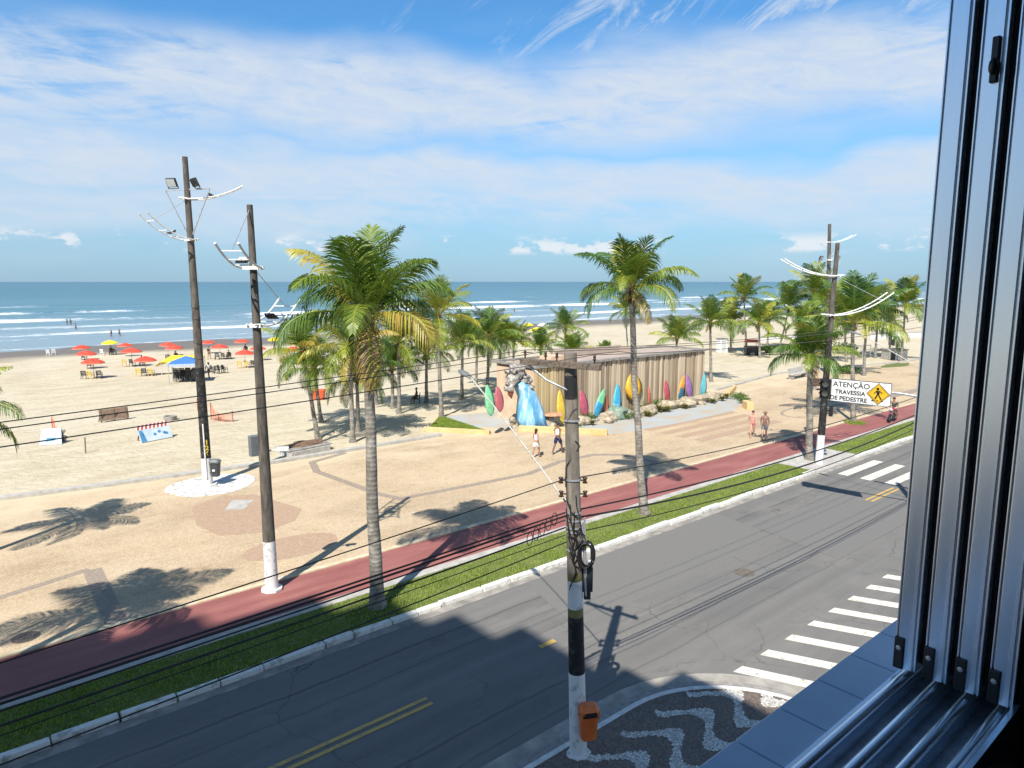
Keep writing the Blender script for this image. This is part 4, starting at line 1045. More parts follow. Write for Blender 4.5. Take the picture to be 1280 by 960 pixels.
# lamp arm over the road
def lamp_arm(parent, a, b, yaw):
    mb = MB(); mb.smooth = True; a = Vector(a); b = Vector(b)
    mb.tube([a, a.lerp(b, .35) + Vector((0, 0, .05)), a.lerp(b, .75) + Vector((0, 0, .04)), b], [.019, .017, .016, .015], 8)
    o = mb.build('lamp_arm', nmat('weathered_cream_tube', (.40, .38, .33), (.58, .56, .50), 9, .5, .1, .003), parent)
    h = MB(); h.smooth = True; d = (b - a).normalized(); d.z *= .4; d.normalize()
    q = d.to_track_quat('X', 'Z').to_matrix().to_4x4()
    prof = [(0, .045), (.10, .07), (.25, .10), (.42, .09), (.52, .03)]
    n = 12; vs = []
    for px_, r_ in prof:
        for k in range(n):
            t_ = 2 * math.pi * k / n; z_ = math.sin(t_) * r_ * .55
            vs.append(b + q.to_3x3() @ Vector((px_, math.cos(t_) * r_, max(z_, -.02))))
    h.add(vs, [(i * n + k, i * n + (k + 1) % n, (i + 1) * n + (k + 1) % n, (i + 1) * n + k) for i in range(len(prof) - 1) for k in range(n)] + [tuple(range(n - 1, -1, -1)), tuple((len(prof) - 1) * n + k for k in range(n))])
    h.build('lamp_head', MAT_GREYPL, o)
lamp_arm(t, au(5.15) + Vector((0, .1, 0)), Vector((9.43, 12.7, 7.42)) - bu, 0)

# ------------------------------------------------------------------ second utility pole, its lamp, the overhead sign
b5 = Vector((28.9, 9.0, .12))
t5 = thing('utility_pole', 'second utility pole at the far street corner by the window frame, carrying the sign arm', 'utility pole', b5, 0, 'utility poles carrying the overhead cables')
shaft(t5, 8.6, .17, .12, [(0, 1.8, 1), (1.8, 3, 2)])
mb = MB(); mb.bar((-.15, 1.1, 8.1), (-.15, -.9, 8.1), .10, .12); mb.build('crossarm', MAT_WOOD, t5, bev=.008)
lamp_arm(t5, (0, .1, 5.6), Vector((28.5, 12.3, 7.5)) - b5, 0)
mb = MB(); mb.smooth = True; mb.tube([(0, 0, 5.05), (-.45, 1.6, 5.22), (-.95, 3.9, 5.3)], [.05, .045, .04], 8); mb.build('sign_arm', MAT_GALV, t5)
# sign board
sc_ = (at_y(1040, 483, 13.13) + at_y(1113, 496, 10.75)) / 2
S0 = Vector((27.95, 11.95, 5.28))
t = thing('warning_sign', 'white overhead board warning of a pedestrian crossing, yellow diamond at its right', 'traffic sign', S0, R(-90) + R(7))
mb = MB(); mb.box((0, 0, 0), (2.25, .05, .92)); mb.build('board', MAT_WHITESTEEL, t, bev=.02)
mb = MB()
for a, b in (((-1.115, 0), (.015, .92)), ((1.115, 0), (.015, .92))): mb.box((a[0], -.004, 0), (b[0], .06, b[1]))
for z in (-.453, .453): mb.box((0, -.004, z), (2.21, .06, .014))
mb.build('rim', MAT_DKSTEEL, t)
mb = MB(); text_mb(mb, 'ATENÇÃO', .29, -.33, .24, -.029, .003, bold=.0035); text_mb(mb, 'TRAVESSIA', .235, -.36, -.06, -.029, .003, bold=.006); text_mb(mb, 'DE PEDESTRE', .235, -.41, -.32, -.029, .003, bold=.006); mb.build('lettering', MAT_BLACKPL, t)
mb = MB()
def dia(r, y, mi): mb.mi = mi; mb.panel([(.67, -r), (.67 + r, 0), (.67, r), (.67 - r, 0)], .004, Matrix.Translation((0, y, 0)))
dia(.43, -.030, 1); dia(.40, -.034, 0); dia(.365, -.037, 1); dia(.35, -.040, 0)
d_ = mb.build('diamond', [plain('sign_yellow', (.72, .42, .02), .45), MAT_BLACKPL], t)
mb = MB(); M_ = Matrix.Translation((.67, -.045, 0))
mb.panel([(.055 * math.cos(k * math.pi / 6) - .02, .2 + .055 * math.sin(k * math.pi / 6)) for k in range(12)], .004, M_)
for pl in ([(-.07, .13), (.05, .13), (.045, -.03), (-.05, -.03)], [(-.05, -.03), (.0, -.03), (-.08, -.2), (-.13, -.19)], [(0, -.03), (.045, -.03), (.10, -.12), (.14, -.2), (.09, -.21), (.05, -.13)],
           [(.04, .13), (.05, .09), (.13, .03), (.15, .06)], [(-.07, .13), (-.06, .09), (-.14, .0), (-.165, .025)], [(-.2, -.24), (-.13, -.24), (-.17, -.28), (-.24, -.28)][::1], [(-.05, -.24), (.02, -.24), (.02, -.28), (-.05, -.28)], [(.1, -.24), (.17, -.24), (.2, -.27), (.13, -.27)]):
    mb.panel(pl, .004, M_)
mb.build('pedestrian_symbol', MAT_BLACKPL, t)
sh = signal_head(t, (-1.28, -.02, .02), 0, 2, 1.28, 'signal_head', lens=((.50, .49, .36), (.50, .49, .36)))

# ------------------------------------------------------------------ overhead cables
def sag_pts(a, b, sag, n=26):
    a = Vector(a); b = Vector(b)
    return [a.lerp(b, i / n) - Vector((0, 0, sag * 4 * (i / n) * (1 - i / n))) for i in range(n + 1)]
MAT_CABLE = plain('black_cable', (.014, .013, .013), .6)
MAT_COPPER = nmat('dull_copper_wire', (.06, .045, .035), (.13, .10, .075), 30, .5, 0)
def cable(pts, r, label, m=None, group='overhead cables along the avenue'):
    mb = MB(); mb.smooth = True; mb.tube(pts, r, 5); tag(mb.build('overhead_cable', m or MAT_CABLE), label, 'cable', group)
U = lambda z, o=Vector((0, 0, 0)): bu + au(z) + o
LX = -34
for k, (yo, zl, lab) in enumerate(((1.0, 7.90, 'highest overhead wire from the outer end of the crossarm towards the left'), (.5, 7.74, 'middle overhead wire from the crossarm crossing above the beach on the left'), (-.5, 7.72, 'lowest of the three crossarm wires towards the left'))):
    a = bu + INS[(0, 1, 3)[k]]
    pts = sag_pts(a, (LX, a.y, a.z), .55); cable(pts, .0075, lab, MAT_COPPER)
for k, lab in enumerate(('thin wire from the outer crossarm end to the right towards the second pole', 'thin wire from the middle of the crossarm to the right', 'thin wire from the near crossarm end to the right')):
    a = bu + INS[(0, 1, 3)[k]]; cable(sag_pts(a, b5 + Vector((-.15, (.9, .5, -.6)[k], 8.3)), .25), .0075, lab, MAT_COPPER)
low = [(5.72, 5.28, .013, 'upper single black cable above the promenade kerb at left'), (5.05, 4.86, .020, 'thick black cable, top of the bundle crossing the cycle lane'), (4.98, 4.79, .024, 'thickest black cable in the bundle crossing the cycle lane'), (4.9, 4.70, .016, 'lower black cable of the bundle crossing the cycle lane'),
       (4.75, 4.52, .020, 'black cable just below the bundle, over the lane border'), (4.6, 4.40, .010, 'thin dark wire above the grass strip'), (4.45, 4.05, .014, 'lowest black cable over the white kerb at left')]
for i, (za_, zl, r_, lab) in enumerate(low):
    a = U(za_, Vector((-.05, .16, 0))); L_ = Vector((LX, 9.12 + .05 * i, za_)); f = (a.x - .5) / (a.x - LX); sg = (za_ - zl) / (4 * f * (1 - f))
    cable(sag_pts(a, L_, sg), r_ * .78, lab)
right = [(5.7, 5.7, .012, .30, 'single dark cable from the spool insulators to the right over the road'), (5.05, 5.1, .018, .35, 'upper black cable of the sagging pair right of the utility pole'), (4.9, 4.9, .022, .5, 'lower thick black cable of the sagging pair right of the utility pole'), (4.6, 4.65, .012, .45, 'lowest thin cable right of the utility pole')]
for za_, zb_, r_, s_, lab in right:
    cable(sag_pts(U(za_, Vector((.05, .16, 0))), b5 + Vector((0, .15, zb_)), s_), r_, lab)

# ------------------------------------------------------------------ orange bin on the utility pole
zb0 = 0.55
cb_ = bu + au(.75) + RT * .19 - Vector((FW.x, FW.y, 0)) * .24; cb_.z = bu.z + .50
rzb = math.atan2(-FW.x * 1, FW.y) * 0 + YAW - R(90) + R(12)
t = thing('litter_bin', 'orange plastic litter bin strapped to the utility pole', 'litter bin', cb_, rzb, 'litter bins on poles')
MAT_ORANGE = nmat('orange_plastic', (.62, .115, .018), (.74, .17, .03), 3, .38, .05, .002)
mb = MB()
def rbox(mb, levels, n=4, rc=.06):
    """stacked rounded rectangles (w, d, z)"""
    vs = []; m_ = 0
    for w_, d_, z in levels:
        ring = []
        for cx, cy, a0 in ((1, 1, 0), (-1, 1, 90), (-1, -1, 180), (1, -1, 270)):
            for k in range(n + 1):
                a = R(a0 + 90 * k / n); ring.append(Vector((cx * (w_ / 2 - rc) + rc * math.cos(a), cy * (d_ / 2 - rc) + rc * math.sin(a), z)))
        m_ = len(ring); vs += ring
    fs = [(i * m_ + k, i * m_ + (k + 1) % m_, (i + 1) * m_ + (k + 1) % m_, (i + 1) * m_ + k) for i in range(len(levels) - 1) for k in range(m_)]
    fs += [tuple(range(m_ - 1, -1, -1)), tuple((len(levels) - 1) * m_ + k for k in range(m_))]
    mb.add(vs, fs)
rbox(mb, [(.28, .20, 0), (.30, .215, .02), (.36, .26, .50)]); mb.build('body', MAT_ORANGE, t)
mb = MB(); rbox(mb, [(.335, .235, .50), (.335, .235, .585)]); mb.build('opening', MAT_BLACKPL, t)
mb = MB(); rbox(mb, [(.385, .285, .575), (.385, .285, .62), (.30, .20, .72), (.24, .14, .74)]); lid = mb.build('lid', MAT_ORANGE, t)
mb = MB(); mb.box((.02, -.075, .695), (.20, .05, .012), M=Matrix.Rotation(R(-50), 4, 'X')); mb.box((0, -.15, .60), (.24, .012, .05)); mb.build('recess', MAT_BLACKPL, lid)
for sx_ in (-.17, .17):
    mb = MB(); mb.box((sx_, -.09, .55), (.04, .06, .16)); mb.build('post', MAT_ORANGE, t)
# dark bin on pole 126
cb2 = b1_ + Vector((RT.x, RT.y, 0)) * .42 - Vector((FW.x, FW.y, 0)) * .05; cb2.z = .58
t = thing('litter_bin', 'dark grey litter bin on the white foot of light pole 126', 'litter bin', cb2, YAW - R(90), 'litter bins on poles')
mb = MB(); rbox(mb, [(.34, .28, 0), (.36, .30, .03), (.44, .38, .62)], rc=.1); mb.build('body', plain('charcoal_plastic', (.045, .05, .055), .45), t)
mb = MB(); rbox(mb, [(.48, .42, .66), (.50, .44, .72), (.36, .3, .80)], rc=.1); mb.build('lid', MAT_GREYPL, t)
mb = MB(); mb.box((0, -.205, .32), (.12, .01, .09)); mb.box((-.17, 0, .64), (.03, .3, .06)); mb.box((.17, 0, .64), (.03, .3, .06)); mb.build('badge', MAT_WHITESTEEL, t)

# ------------------------------------------------------------------ people
SKIN = [nmat('skin_tan', (.36, .19, .115), (.42, .235, .15), 8, .5, 0), nmat('skin_brown', (.17, .085, .05), (.22, .115, .07), 8, .5, 0), nmat('skin_pink', (.50, .27, .19), (.58, .33, .245), 8, .5, 0)]
MAT_HAIR = plain('dark_hair', (.018, .012, .009), .5); MAT_HAIRG = plain('grey_hair', (.3, .28, .26), .6)
def skin_mesh(name, chains, mat_, parent=None, sub=1):
    """chains: list of [(point, radius)...] sharing equal points -> one skinned surface"""
    vs = []; rad = []; ed = set(); idx = {}
    def vid(p, r):
        k = tuple(round(c, 4) for c in p)
        if k not in idx: idx[k] = len(vs); vs.append(k); rad.append(r)
        return idx[k]
    for ch in chains:
        ids = [vid(p, r) for p, r in ch]
        for a, b in zip(ids[:-1], ids[1:]):
            if a != b: ed.add((a, b))
    me = bpy.data.meshes.new(name); me.from_pydata(vs, list(ed), []); ob = bpy.data.objects.new(name, me); col.objects.link(ob)
    sk = ob.modifiers.new('skin', 'SKIN'); sk.use_smooth_shade = True; sk.branch_smoothing = .4
    for i, s in enumerate(me.skin_vertices[0].data):
        rr_ = rad[i]; s.radius = (rr_, rr_) if not isinstance(rr_, tuple) else rr_; s.use_root = (i == 0)
    sb = ob.modifiers.new('sub', 'SUBSURF'); sb.levels = sub; sb.render_levels = sub
    dg = bpy.context.evaluated_depsgraph_get(); out = bpy.data.meshes.new_from_object(ob.evaluated_get(dg))
    bpy.data.objects.remove(ob); bpy.data.meshes.remove(me)
    for p in out.polygons: p.use_smooth = True
    out.materials.clear(); out.materials.append(mat_)
    o = bpy.data.objects.new(name, out); col.objects.link(o); out.name = name
    if parent is not None: o.parent = parent
    return o
def limb(a, b, c, L1, L2, bend):
    pass
def person(label, loc, rz, skin=0, stride=.28, arm=.35, height=1.7, female=False, top=None, bottom=None, bottom_len=.5, hair=True, hair_mat=None, hat=None, sit=False, belly=0.0, group=None, ride=False, belt=None, elbow=.25):
    """walking towards local +Y, feet on z = 0; sit: seated on something .42 high"""
    k = height / 1.7; t = thing('person', label, 'person', loc, rz, group)
    V = lambda x, y, z: (x * k, y * k, z * k)
    hipz = .90; dz = 0
    if sit or ride: dz = (.78 if ride else .50) - hipz
    f = .88 if female else 1
    pel = V(0, 0, .95 + dz); sp_ = V(0, .01 + belly * .5, 1.12 + dz); chest = V(0, .0, 1.32 + dz); nk = V(0, 0, 1.47 + dz); hb = V(0, .015, 1.545 + dz); hd = V(0, .02, 1.62 + dz); ht = V(0, .01, 1.665 + dz)
    lean = .10 if ride else 0
    def L_(p, a): return (p[0], p[1] + a * k, p[2])
    if ride: chest = L_(chest, .08); nk = L_(nk, .13); hb = L_(hb, .16); hd = L_(hd, .17); ht = L_(ht, .16); sp_ = L_(sp_, .03)

    ch = [[(pel, (.150 * k, .115 * k)), (sp_, ((.125 - .02 * female) * k, (.10 + belly) * k)), (chest, (.165 * f * k, .12 * k)), (nk, .052 * k), (hb, .06 * k), (hd, .088 * k), (ht, .07 * k)]]
    ch.append([(hb, .06 * k), (V(0, .115 + (nk[1] / k), 1.585 + dz), .02 * k)])           # nose and chin
    legs = {}
    for s in (-1, 1):
        hip = V(s * .085, 0, .90 + dz)
        if sit: kn = V(s * .12, .42, .50); an = V(s * .12, .40, .08); toe = V(s * .13, .56, .03)
        elif ride: kn = V(s * .2, .36, .62); an = V(s * .2, .12, .26); toe = V(s * .2, .27, .23)
        else:
            sw = stride * s; kn = V(s * .085, sw * .55 + .05, .49); back = max(0, -s * stride)
            an = V(s * .085, sw - .02, .085 + back * .18); toe = V(s * .10, sw + .15, .03 + back * .02)
        heel = (an[0], an[1] - .04 * k, max(.03 * k, an[2] - .05 * k))
        ch.append([(pel, (.150 * k, .115 * k)), (hip, .108 * k), (tuple((Vector(hip) * .5 + Vector(kn) * .5)), .088 * k), (kn, .062 * k), (tuple(Vector(kn) * .62 + Vector(an) * .38), .064 * k), (an, .036 * k), (toe, .03 * k)])
        legs[s] = (hip, kn, an, toe)
        sh = V(s * .185 * f, nk[1] / k * .8, 1.405 + dz)
        if ride: el = V(s * .30, .28, 1.12 + dz); wr = V(s * .31, .52, 1.02 + dz)
        elif sit: el = V(s * .23, .08, 1.13 + dz); wr = V(s * .16, .28, .98 + dz)
        else:
            a = -arm * s; el = V(s * (.235 + .03 * elbow), a * .45, 1.13); wr = V(s * .225, a * .45 + .02 + elbow * .6 * (.25 + max(0, a)), .89 + elbow * .15)
        ch.append([(chest, (.165 * f * k, .12 * k)), (sh, .062 * f * k), (el, .046 * k), (wr, .028 * k)])
        d = (Vector(wr) - Vector(el)).normalized(); palm_ = Vector(wr) + d * .06 * k
        ch.append([(wr, .028 * k), (tuple(palm_), (.034 * k, .018 * k))])
        legs['a%d' % s] = (sh, el, wr, tuple(palm_), d)
    body = skin_mesh('body', ch, SKIN[skin], t)
    # fingers as their own short chains inside the same mesh
    mb = MB(); mb.smooth = True
    for s in (-1, 1):
        sh, el, wr, pm, d = legs['a%d' % s]; pm = Vector(pm); side = d.cross(Vector((1, 0, 0))).normalized()
        for i, (o, ln) in enumerate(((-.027, .065), (-.009, .078), (.009, .072), (.027, .055))):
            b0 = pm + side * o * k + d * .01 * k; m1 = b0 + d * ln * .55 * k; e_ = m1 + (d * .75 + Vector((-s * .5, 0, 0))).normalized() * ln * .5 * k
            mb.tube([b0, m1, e_], [.009 * k, .0085 * k, .006 * k], 6)
        b0 = Vector(wr) + d * .02 * k + side * .02 * k; mb.tube([b0, b0 + (side * .7 + d * .7) * .045 * k, b0 + (side * .6 + d) * .07 * k], [.011 * k, .010 * k, .007 * k], 6)
    for s in (-1, 1):      # ears, eyes
        mb.blob((s * .083 * k, hd[1], hd[2] - .01 * k), (.012 * k, .022 * k, .032 * k), 1, 0, 1)
    bm = bmesh.new(); bm.from_mesh(body.data); tmp = bpy.data.meshes.new('tmp'); tmp.from_pydata(mb.v, [], mb.f); bm.from_mesh(tmp); bm.to_mesh(body.data); bm.free(); bpy.data.meshes.remove(tmp)
    for p in body.data.polygons: p.use_smooth = True
    for s in (-1, 1):
        mb = MB(); mb.smooth = True; mb.blob((s * .032 * k, hd[1] + .082 * k, hd[2] - .0 * k), (.012 * k, .008 * k, .009 * k), 1, 0, 1); mb.build('eye', MAT_HAIR, t)
    if hair:
        mb = MB(); mb.smooth = True; mb.blob((0, hd[1] - .018 * k, hd[2] + .032 * k), (.098 * k, .105 * k, .092 * k), 3, .05, 2, flat=-.25)
        if female: mb.blob((0, hd[1] - .075 * k, hd[2] - .07 * k), (.07 * k, .05 * k, .14 * k), 4, .08, 2)
        mb.build('hair', hair_mat or MAT_HAIR, t)
    if hat is not None:
        mb = MB(); mb.smooth = True; mb.lathe([(.12 * k, 0), (.17 * k, -.012), (.17 * k, 0), (.104 * k, .015), (.10 * k, .08), (.05 * k, .11), (.01, .115)], 14, (0, hd[1], hd[2] + .035 * k)); mb.build('hat', hat, t)
    e = .016 * k
    if top is not None:
        tmat, sleeve = top
        c2 = [[(tuple(Vector(pel) + Vector((0, 0, .03 * k))), (.15 * k + e, .12 * k + e)), (sp_, (.128 * f * k + e, (.105 + belly) * k + e)), (chest, (.165 * f * k + e, .125 * k + e)), (tuple(Vector(chest).lerp(Vector(nk), .55)), .09 * k)]]
        if sleeve:
            for s in (-1, 1):
                sh, el, wr, pm, d = legs['a%d' % s]; c2.append([(chest, (.165 * f * k + e, .125 * k + e)), (sh, .06 * k + e), (tuple(Vector(sh).lerp(Vector(el), sleeve)), .05 * k + e)])
        skin_mesh('shirt', c2, tmat, t)
    if bottom is not None:
        c2 = []
        pt = tuple(Vector(pel) + Vector((0, 0, .06 * k)))
        for s in (-1, 1):
            hip, kn, an, toe = legs[s]; en = Vector(hip).lerp(Vector(kn), bottom_len) if bottom_len <= 1 else Vector(kn).lerp(Vector(an), bottom_len - 1)
            seq = [(pt, (.15 * k + e, .118 * k + e)), (pel, (.155 * k + e, .125 * k + e)), (hip, .113 * k + e)]
            if bottom_len > 1: seq += [(kn, .075 * k + e)]
            seq += [(tuple(en), (.096 if bottom_len <= 1 else .055) * k + e)]
            c2.append(seq)
        skin_mesh('trousers' if bottom_len > 1 else 'shorts', c2, bottom, t)
    if belt is not None:
        c2 = [[(tuple(Vector(chest) + Vector((0, 0, -.05 * k))), (.15 * f * k + e * .7, .115 * k + e)), (tuple(Vector(chest) + Vector((0, .01, .02 * k))), (.15 * f * k + e * .7, .12 * k + e))]]
        skin_mesh('bikini_top', c2, belt, t)
    if not (sit or ride):
        for s in (-1, 1):
            hip, kn, an, toe = legs[s]; mb = MB(); mb.smooth = True
            mid = (Vector(an) + Vector(toe)) / 2; mb.blob((mid[0], mid[1] + .01 * k, max(.018, min(an[2], toe[2]) - .02 * k)), (.05 * k, .135 * k, .018 * k), 2, 0, 1); mb.build('sandal', MAT_BLACKPL, t)
    return t
def faces(a, b):   # heading of a walker going from a towards b
    return math.atan2(b.y - a.y, b.x - a.x) - math.pi / 2
C_ = plain
gp = lambda x, y: G(x, y, .106)
person('woman walking in white shorts and light top, dark hair tied back', gp(670, 572), R(-75), 0, .25, .3, 1.58, True, top=(C_('lilac_print', (.62, .58, .62)), .0), bottom=C_('white_shorts', (.78, .76, .76)), bottom_len=.72)
person('man walking in white tank top and navy blue shorts', gp(697, 567), R(-80), 1, .33, .35, 1.75, False, top=(C_('white_cotton', (.80, .79, .77)), .0), bottom=C_('navy_shorts', (.012, .02, .11)), bottom_len=.85)
person('woman in pink bikini walking on the promenade towards the camera', gp(940, 546), R(120), 2, .24, .3, 1.62, True, belt=C_('pink_fabric', (.62, .10, .22)), bottom=C_('pink_fabric', (.62, .10, .22)), bottom_len=.28, belly=.03)
person('shirtless older man in grey shorts walking beside the woman in pink', gp(955, 549), R(115), 2, .24, .25, 1.70, False, bottom=C_('grey_shorts', (.24, .25, .26)), bottom_len=.8, hat=C_('tan_hat', (.42, .26, .15)), belly=.06)
ps = GB(521, 505)
t = person('person sitting in the palm shade on a low dark chair', ps, R(60), 1, sit=True, top=(C_('black_shirt', (.02, .02, .022)), .5), bottom=C_('black_shirt', (.02, .02, .022)), bottom_len=.9); SHADE_SEAT = ps

# ------------------------------------------------------------------ motorbike and rider on the cycle lane
pm_ = Vector((50.3, 19.2, .088)); rzm = R(90) + R(6)
t = thing('motorcycle', 'red motorcycle ridden along the red cycle lane at the right', 'motorcycle', pm_, rzm)
MAT_RUB = plain('tyre_rubber', (.018, .018, .018), .85); MAT_RED = plain('red_gloss_paint', (.52, .015, .03), .25); MAT_CHROME = nmat('chrome', (.6, .6, .6), (.75, .75, .75), 9, .2, 0, metal=1)
for y in (-.64, .64):
    mb = MB(); mb.smooth = True; M_ = Matrix.Translation((0, y, .31)) @ Matrix.Rotation(R(90), 4, 'Y')
    m2 = MB(); m2.lathe([(.21, -.04), (.27, -.055), (.305, -.03), (.31, 0), (.305, .03), (.27, .055), (.21, .04), (.21, -.04)], 24, cap=False)
    mb.add([M_ @ Vector(v) for v in m2.v], m2.f); wv = mb.build('wheel', MAT_RUB, t)
    mb = MB(); mb.smooth = False
    for q in range(5):
        a = q * 2 * math.pi / 5; mb.bar((0, y, .31), (0, y + .21 * math.cos(a), .31 + .21 * math.sin(a)), .03, .04)
    mb.tube([(-.06, y, .31), (.06, y, .31)], .05, 12); mb.build('rim', MAT_CHROME, wv)
mb = MB(); mb.box((0, .02, .42), (.24, .42, .3)); mb.tube([(0, -.6, .32), (0, -.2, .5), (0, .2, .72), (0, .42, .85)], .03, 8); mb.tube([(0, -.2, .5), (0, .25, .35), (0, .42, .8)], .025, 8); mb.build('engine_frame', MAT_DKSTEEL, t, bev=.02)
mb = MB(); mb.smooth = True; mb.blob((0, .16, .84), (.15, .30, .14), 2, .06, 2); mb.blob((0, -.62, .78), (.09, .24, .07), 4, .05, 2); mb.blob((0, .62, .62), (.08, .22, .04), 5, .02, 2); mb.build('fuel_tank', MAT_RED, t)
mb = MB(); mb.smooth = True; mb.blob((0, -.28, .82), (.13, .38, .06), 6, .04, 2); mb.build('saddle', MAT_BLACKPL, t)
mb = MB(); mb.smooth = True
for s in (-1, 1): mb.tube([(s * .09, .64, .31), (s * .09, .42, .92)], .022, 8)
mb.tube([(-.36, .30, 1.06), (-.2, .40, 1.03), (.2, .40, 1.03), (.36, .30, 1.06)], .014, 8); fk = mb.build('front_fork', MAT_CHROME, t)
for s in (-1, 1):
    mb = MB(); mb.smooth = True; mb.tube([(s * .28, .34, 1.06), (s * .34, .36, 1.2)], .008, 6); mb.blob((s * .36, .36, 1.23), (.06, .015, .04), 1, 0, 1); mb.build('mirror', MAT_BLACKPL, t)
mb = MB(); mb.smooth = True; mb.blob((0, .54, .88), (.12, .09, .11), 1, .02, 2); mb.build('headlight', MAT_GLASS_L, t)
mb = MB(); mb.smooth = True; mb.tube([(.13, .2, .3), (.15, -.1, .24), (.16, -.75, .34)], [.025, .03, .045], 8); mb.build('exhaust', MAT_CHROME, t)
mb = MB(); mb.box((-.13, .18, .3), (.1, .12, .12)); mb.bar((-.22, .1, .25), (.22, .1, .25), .03); mb.build('footrest', MAT_DKSTEEL, t)
rd = person('rider in dark grey shirt and shorts sitting on the red motorcycle', pm_ + Vector((.20, .02, .06)), rzm, 0, ride=True, top=(C_('slate_shirt', (.10, .11, .11)), .6), bottom=C_('dark_shorts', (.05, .055, .06)), bottom_len=1.0)

# ------------------------------------------------------------------ the slatted building with surfboards
def m_slats():
    m, nt, b = newmat('driftwood_slats')
    g = nt.nodes.new('ShaderNodeNewGeometry'); v = coords(nt, 'Object', (6, 6, .7))
    n = noise_(nt, v, 1.0, 6, .65)
    f = math_(nt, 'ADD', math_(nt, 'MULTIPLY', g.outputs['Random Per Island'], .75), math_(nt, 'MULTIPLY', n, .4))
    c = ramp(nt, f, [(.12, (.19, .14, .10)), (.5, (.41, .315, .215)), (.9, (.62, .51, .37))])
    sx = nt.nodes.new('ShaderNodeSeparateXYZ'); nt.links.new(coords(nt, 'World'), sx.inputs[0])
    mr = N(nt, 'ShaderNodeMapRange'); nt.links.new(sx.outputs[0], mr.inputs[0]); mr.inputs[1].default_value = 33.6; mr.inputs[2].default_value = 31.4
    c = mixc(nt, math_(nt, 'MULTIPLY', mr.outputs[0], .6), c, (.60, .46, .20))
    nt.links.new(c, b.inputs['Base Color']); b.inputs['Roughness'].default_value = .9
    bump(nt, b, n, .4, .01)
    return m
MAT_PEACH = nmat('peach_plaster', (.56, .40, .27), (.66, .50, .36), 1.2, .9, .2, .01)
MAT_PINKROOF = nmat('pinkish_roof_membrane', (.36, .285, .235), (.46, .37, .31), .9, .9, .2, .01)
HB = Vector((30.4, 33.8, .1)); HL, HD, HH = 18.8, 4.5, 3.92
t = thing('beach_pavilion', 'long low beach building clad in vertical weathered slats', 'building', HB)
mb = MB(); mb.prism([(.12, .16), (HL - .12, .16), (HL - .12, HD), (.35, HD), (.12, HD - .25)], 0, HH - .25); mb.build('wall', MAT_PEACH, t)
mb = MB(); rr = random.Random(9); x = .0
while x < HL:
    w_ = rr.uniform(.19, .27); hh_ = HH - .12 + rr.uniform(-.03, .03)
    mb.box((x + w_ / 2, .06 + rr.uniform(-.025, .025), hh_ / 2), (w_ - rr.uniform(.03, .06), rr.uniform(.10, .20), hh_), rr.uniform(-.12, .12)); x += w_ + rr.uniform(.01, .05)
y = .2
while y < HD:
    w_ = rr.uniform(.14, .2); mb.box((HL - .06, y, (HH - .12) / 2), (.09, w_ - .02, HH - .12)); y += w_ + .015
bk = MB(); bk.box((HL / 2, .135, HH / 2 - .1), (HL - .1, .03, HH - .2)); bk.build('gap_shade_sheet', nmat('gap_shade_brown', (.05, .036, .026), (.09, .068, .05), 3, .9, .2, .01), t)  # dark sheet added behind the slats, its colour standing in for gap shade
sl = mb.build('slat_cladding', m_slats(), t); tag(sl, 'weathered upright wooden slats')
mb = MB()
mb.box((HL / 2, .02, HH), (HL + .15, .36, .16)); mb.box((HL - .02, HD / 2, HH + .004), (.34, HD - .36, .15)); mb.box((HL / 2, HD, HH + .002), (HL + .1, .26, .15)); mb.box((.12, HD / 2, HH - .01), (.3, HD - .4, .12)); mb.build('coping', MAT_CONC_D, t)
mb = MB(); mb.box((HL / 2 + .05, HD / 2, HH - .16), (HL - .3, HD - .3, .1)); rf = mb.build('roof', MAT_PINKROOF, t)
mb = MB(); mb.box((9.2, 4.0, HH + .2), (7.4, .2, .5)); mb.box((12.8, 3.1, HH + .15), (.2, 1.7, .4)); mb.build('parapet', MAT_PINKROOF, rf)
mb = MB(); mb.box((4.4, 3.0, HH + .08), (1.6, 1.2, .34)); mb.build('water_tank_box', MAT_PEACH, rf)

# wave-and-bird sculpture on its left corner
MAT_SILVER = nmat('silvered_sculpture_plaster', (.20, .185, .165), (.56, .53, .485), 5, .8, .9, .06, lo=.42, hi=.6)
def m_blue():
    m, nt, b = newmat('painted_water_blue')
    v = coords(nt, 'Object', (2.4, 2.4, .5)); n = noise_(nt, v, 1.4, 6, .65, .4)
    c = ramp(nt, n, [(.3, (.07, .27, .50)), (.46, (.14, .40, .66)), (.58, (.34, .58, .75)), (.68, (.70, .77, .80))])
    nt.links.new(c, b.inputs['Base Color']); b.inputs['Roughness'].default_value = .5; bump(nt, b, n, .4, .03)
    return m
SB = Vector((30.35, 33.1, .11))
def sp_at(x, y): return at_y(x, y, 33.0) - SB
t = thing('wave_sculpture', 'sculpted silver crest pouring a bright blue wave down the building corner', 'sculpture', SB)
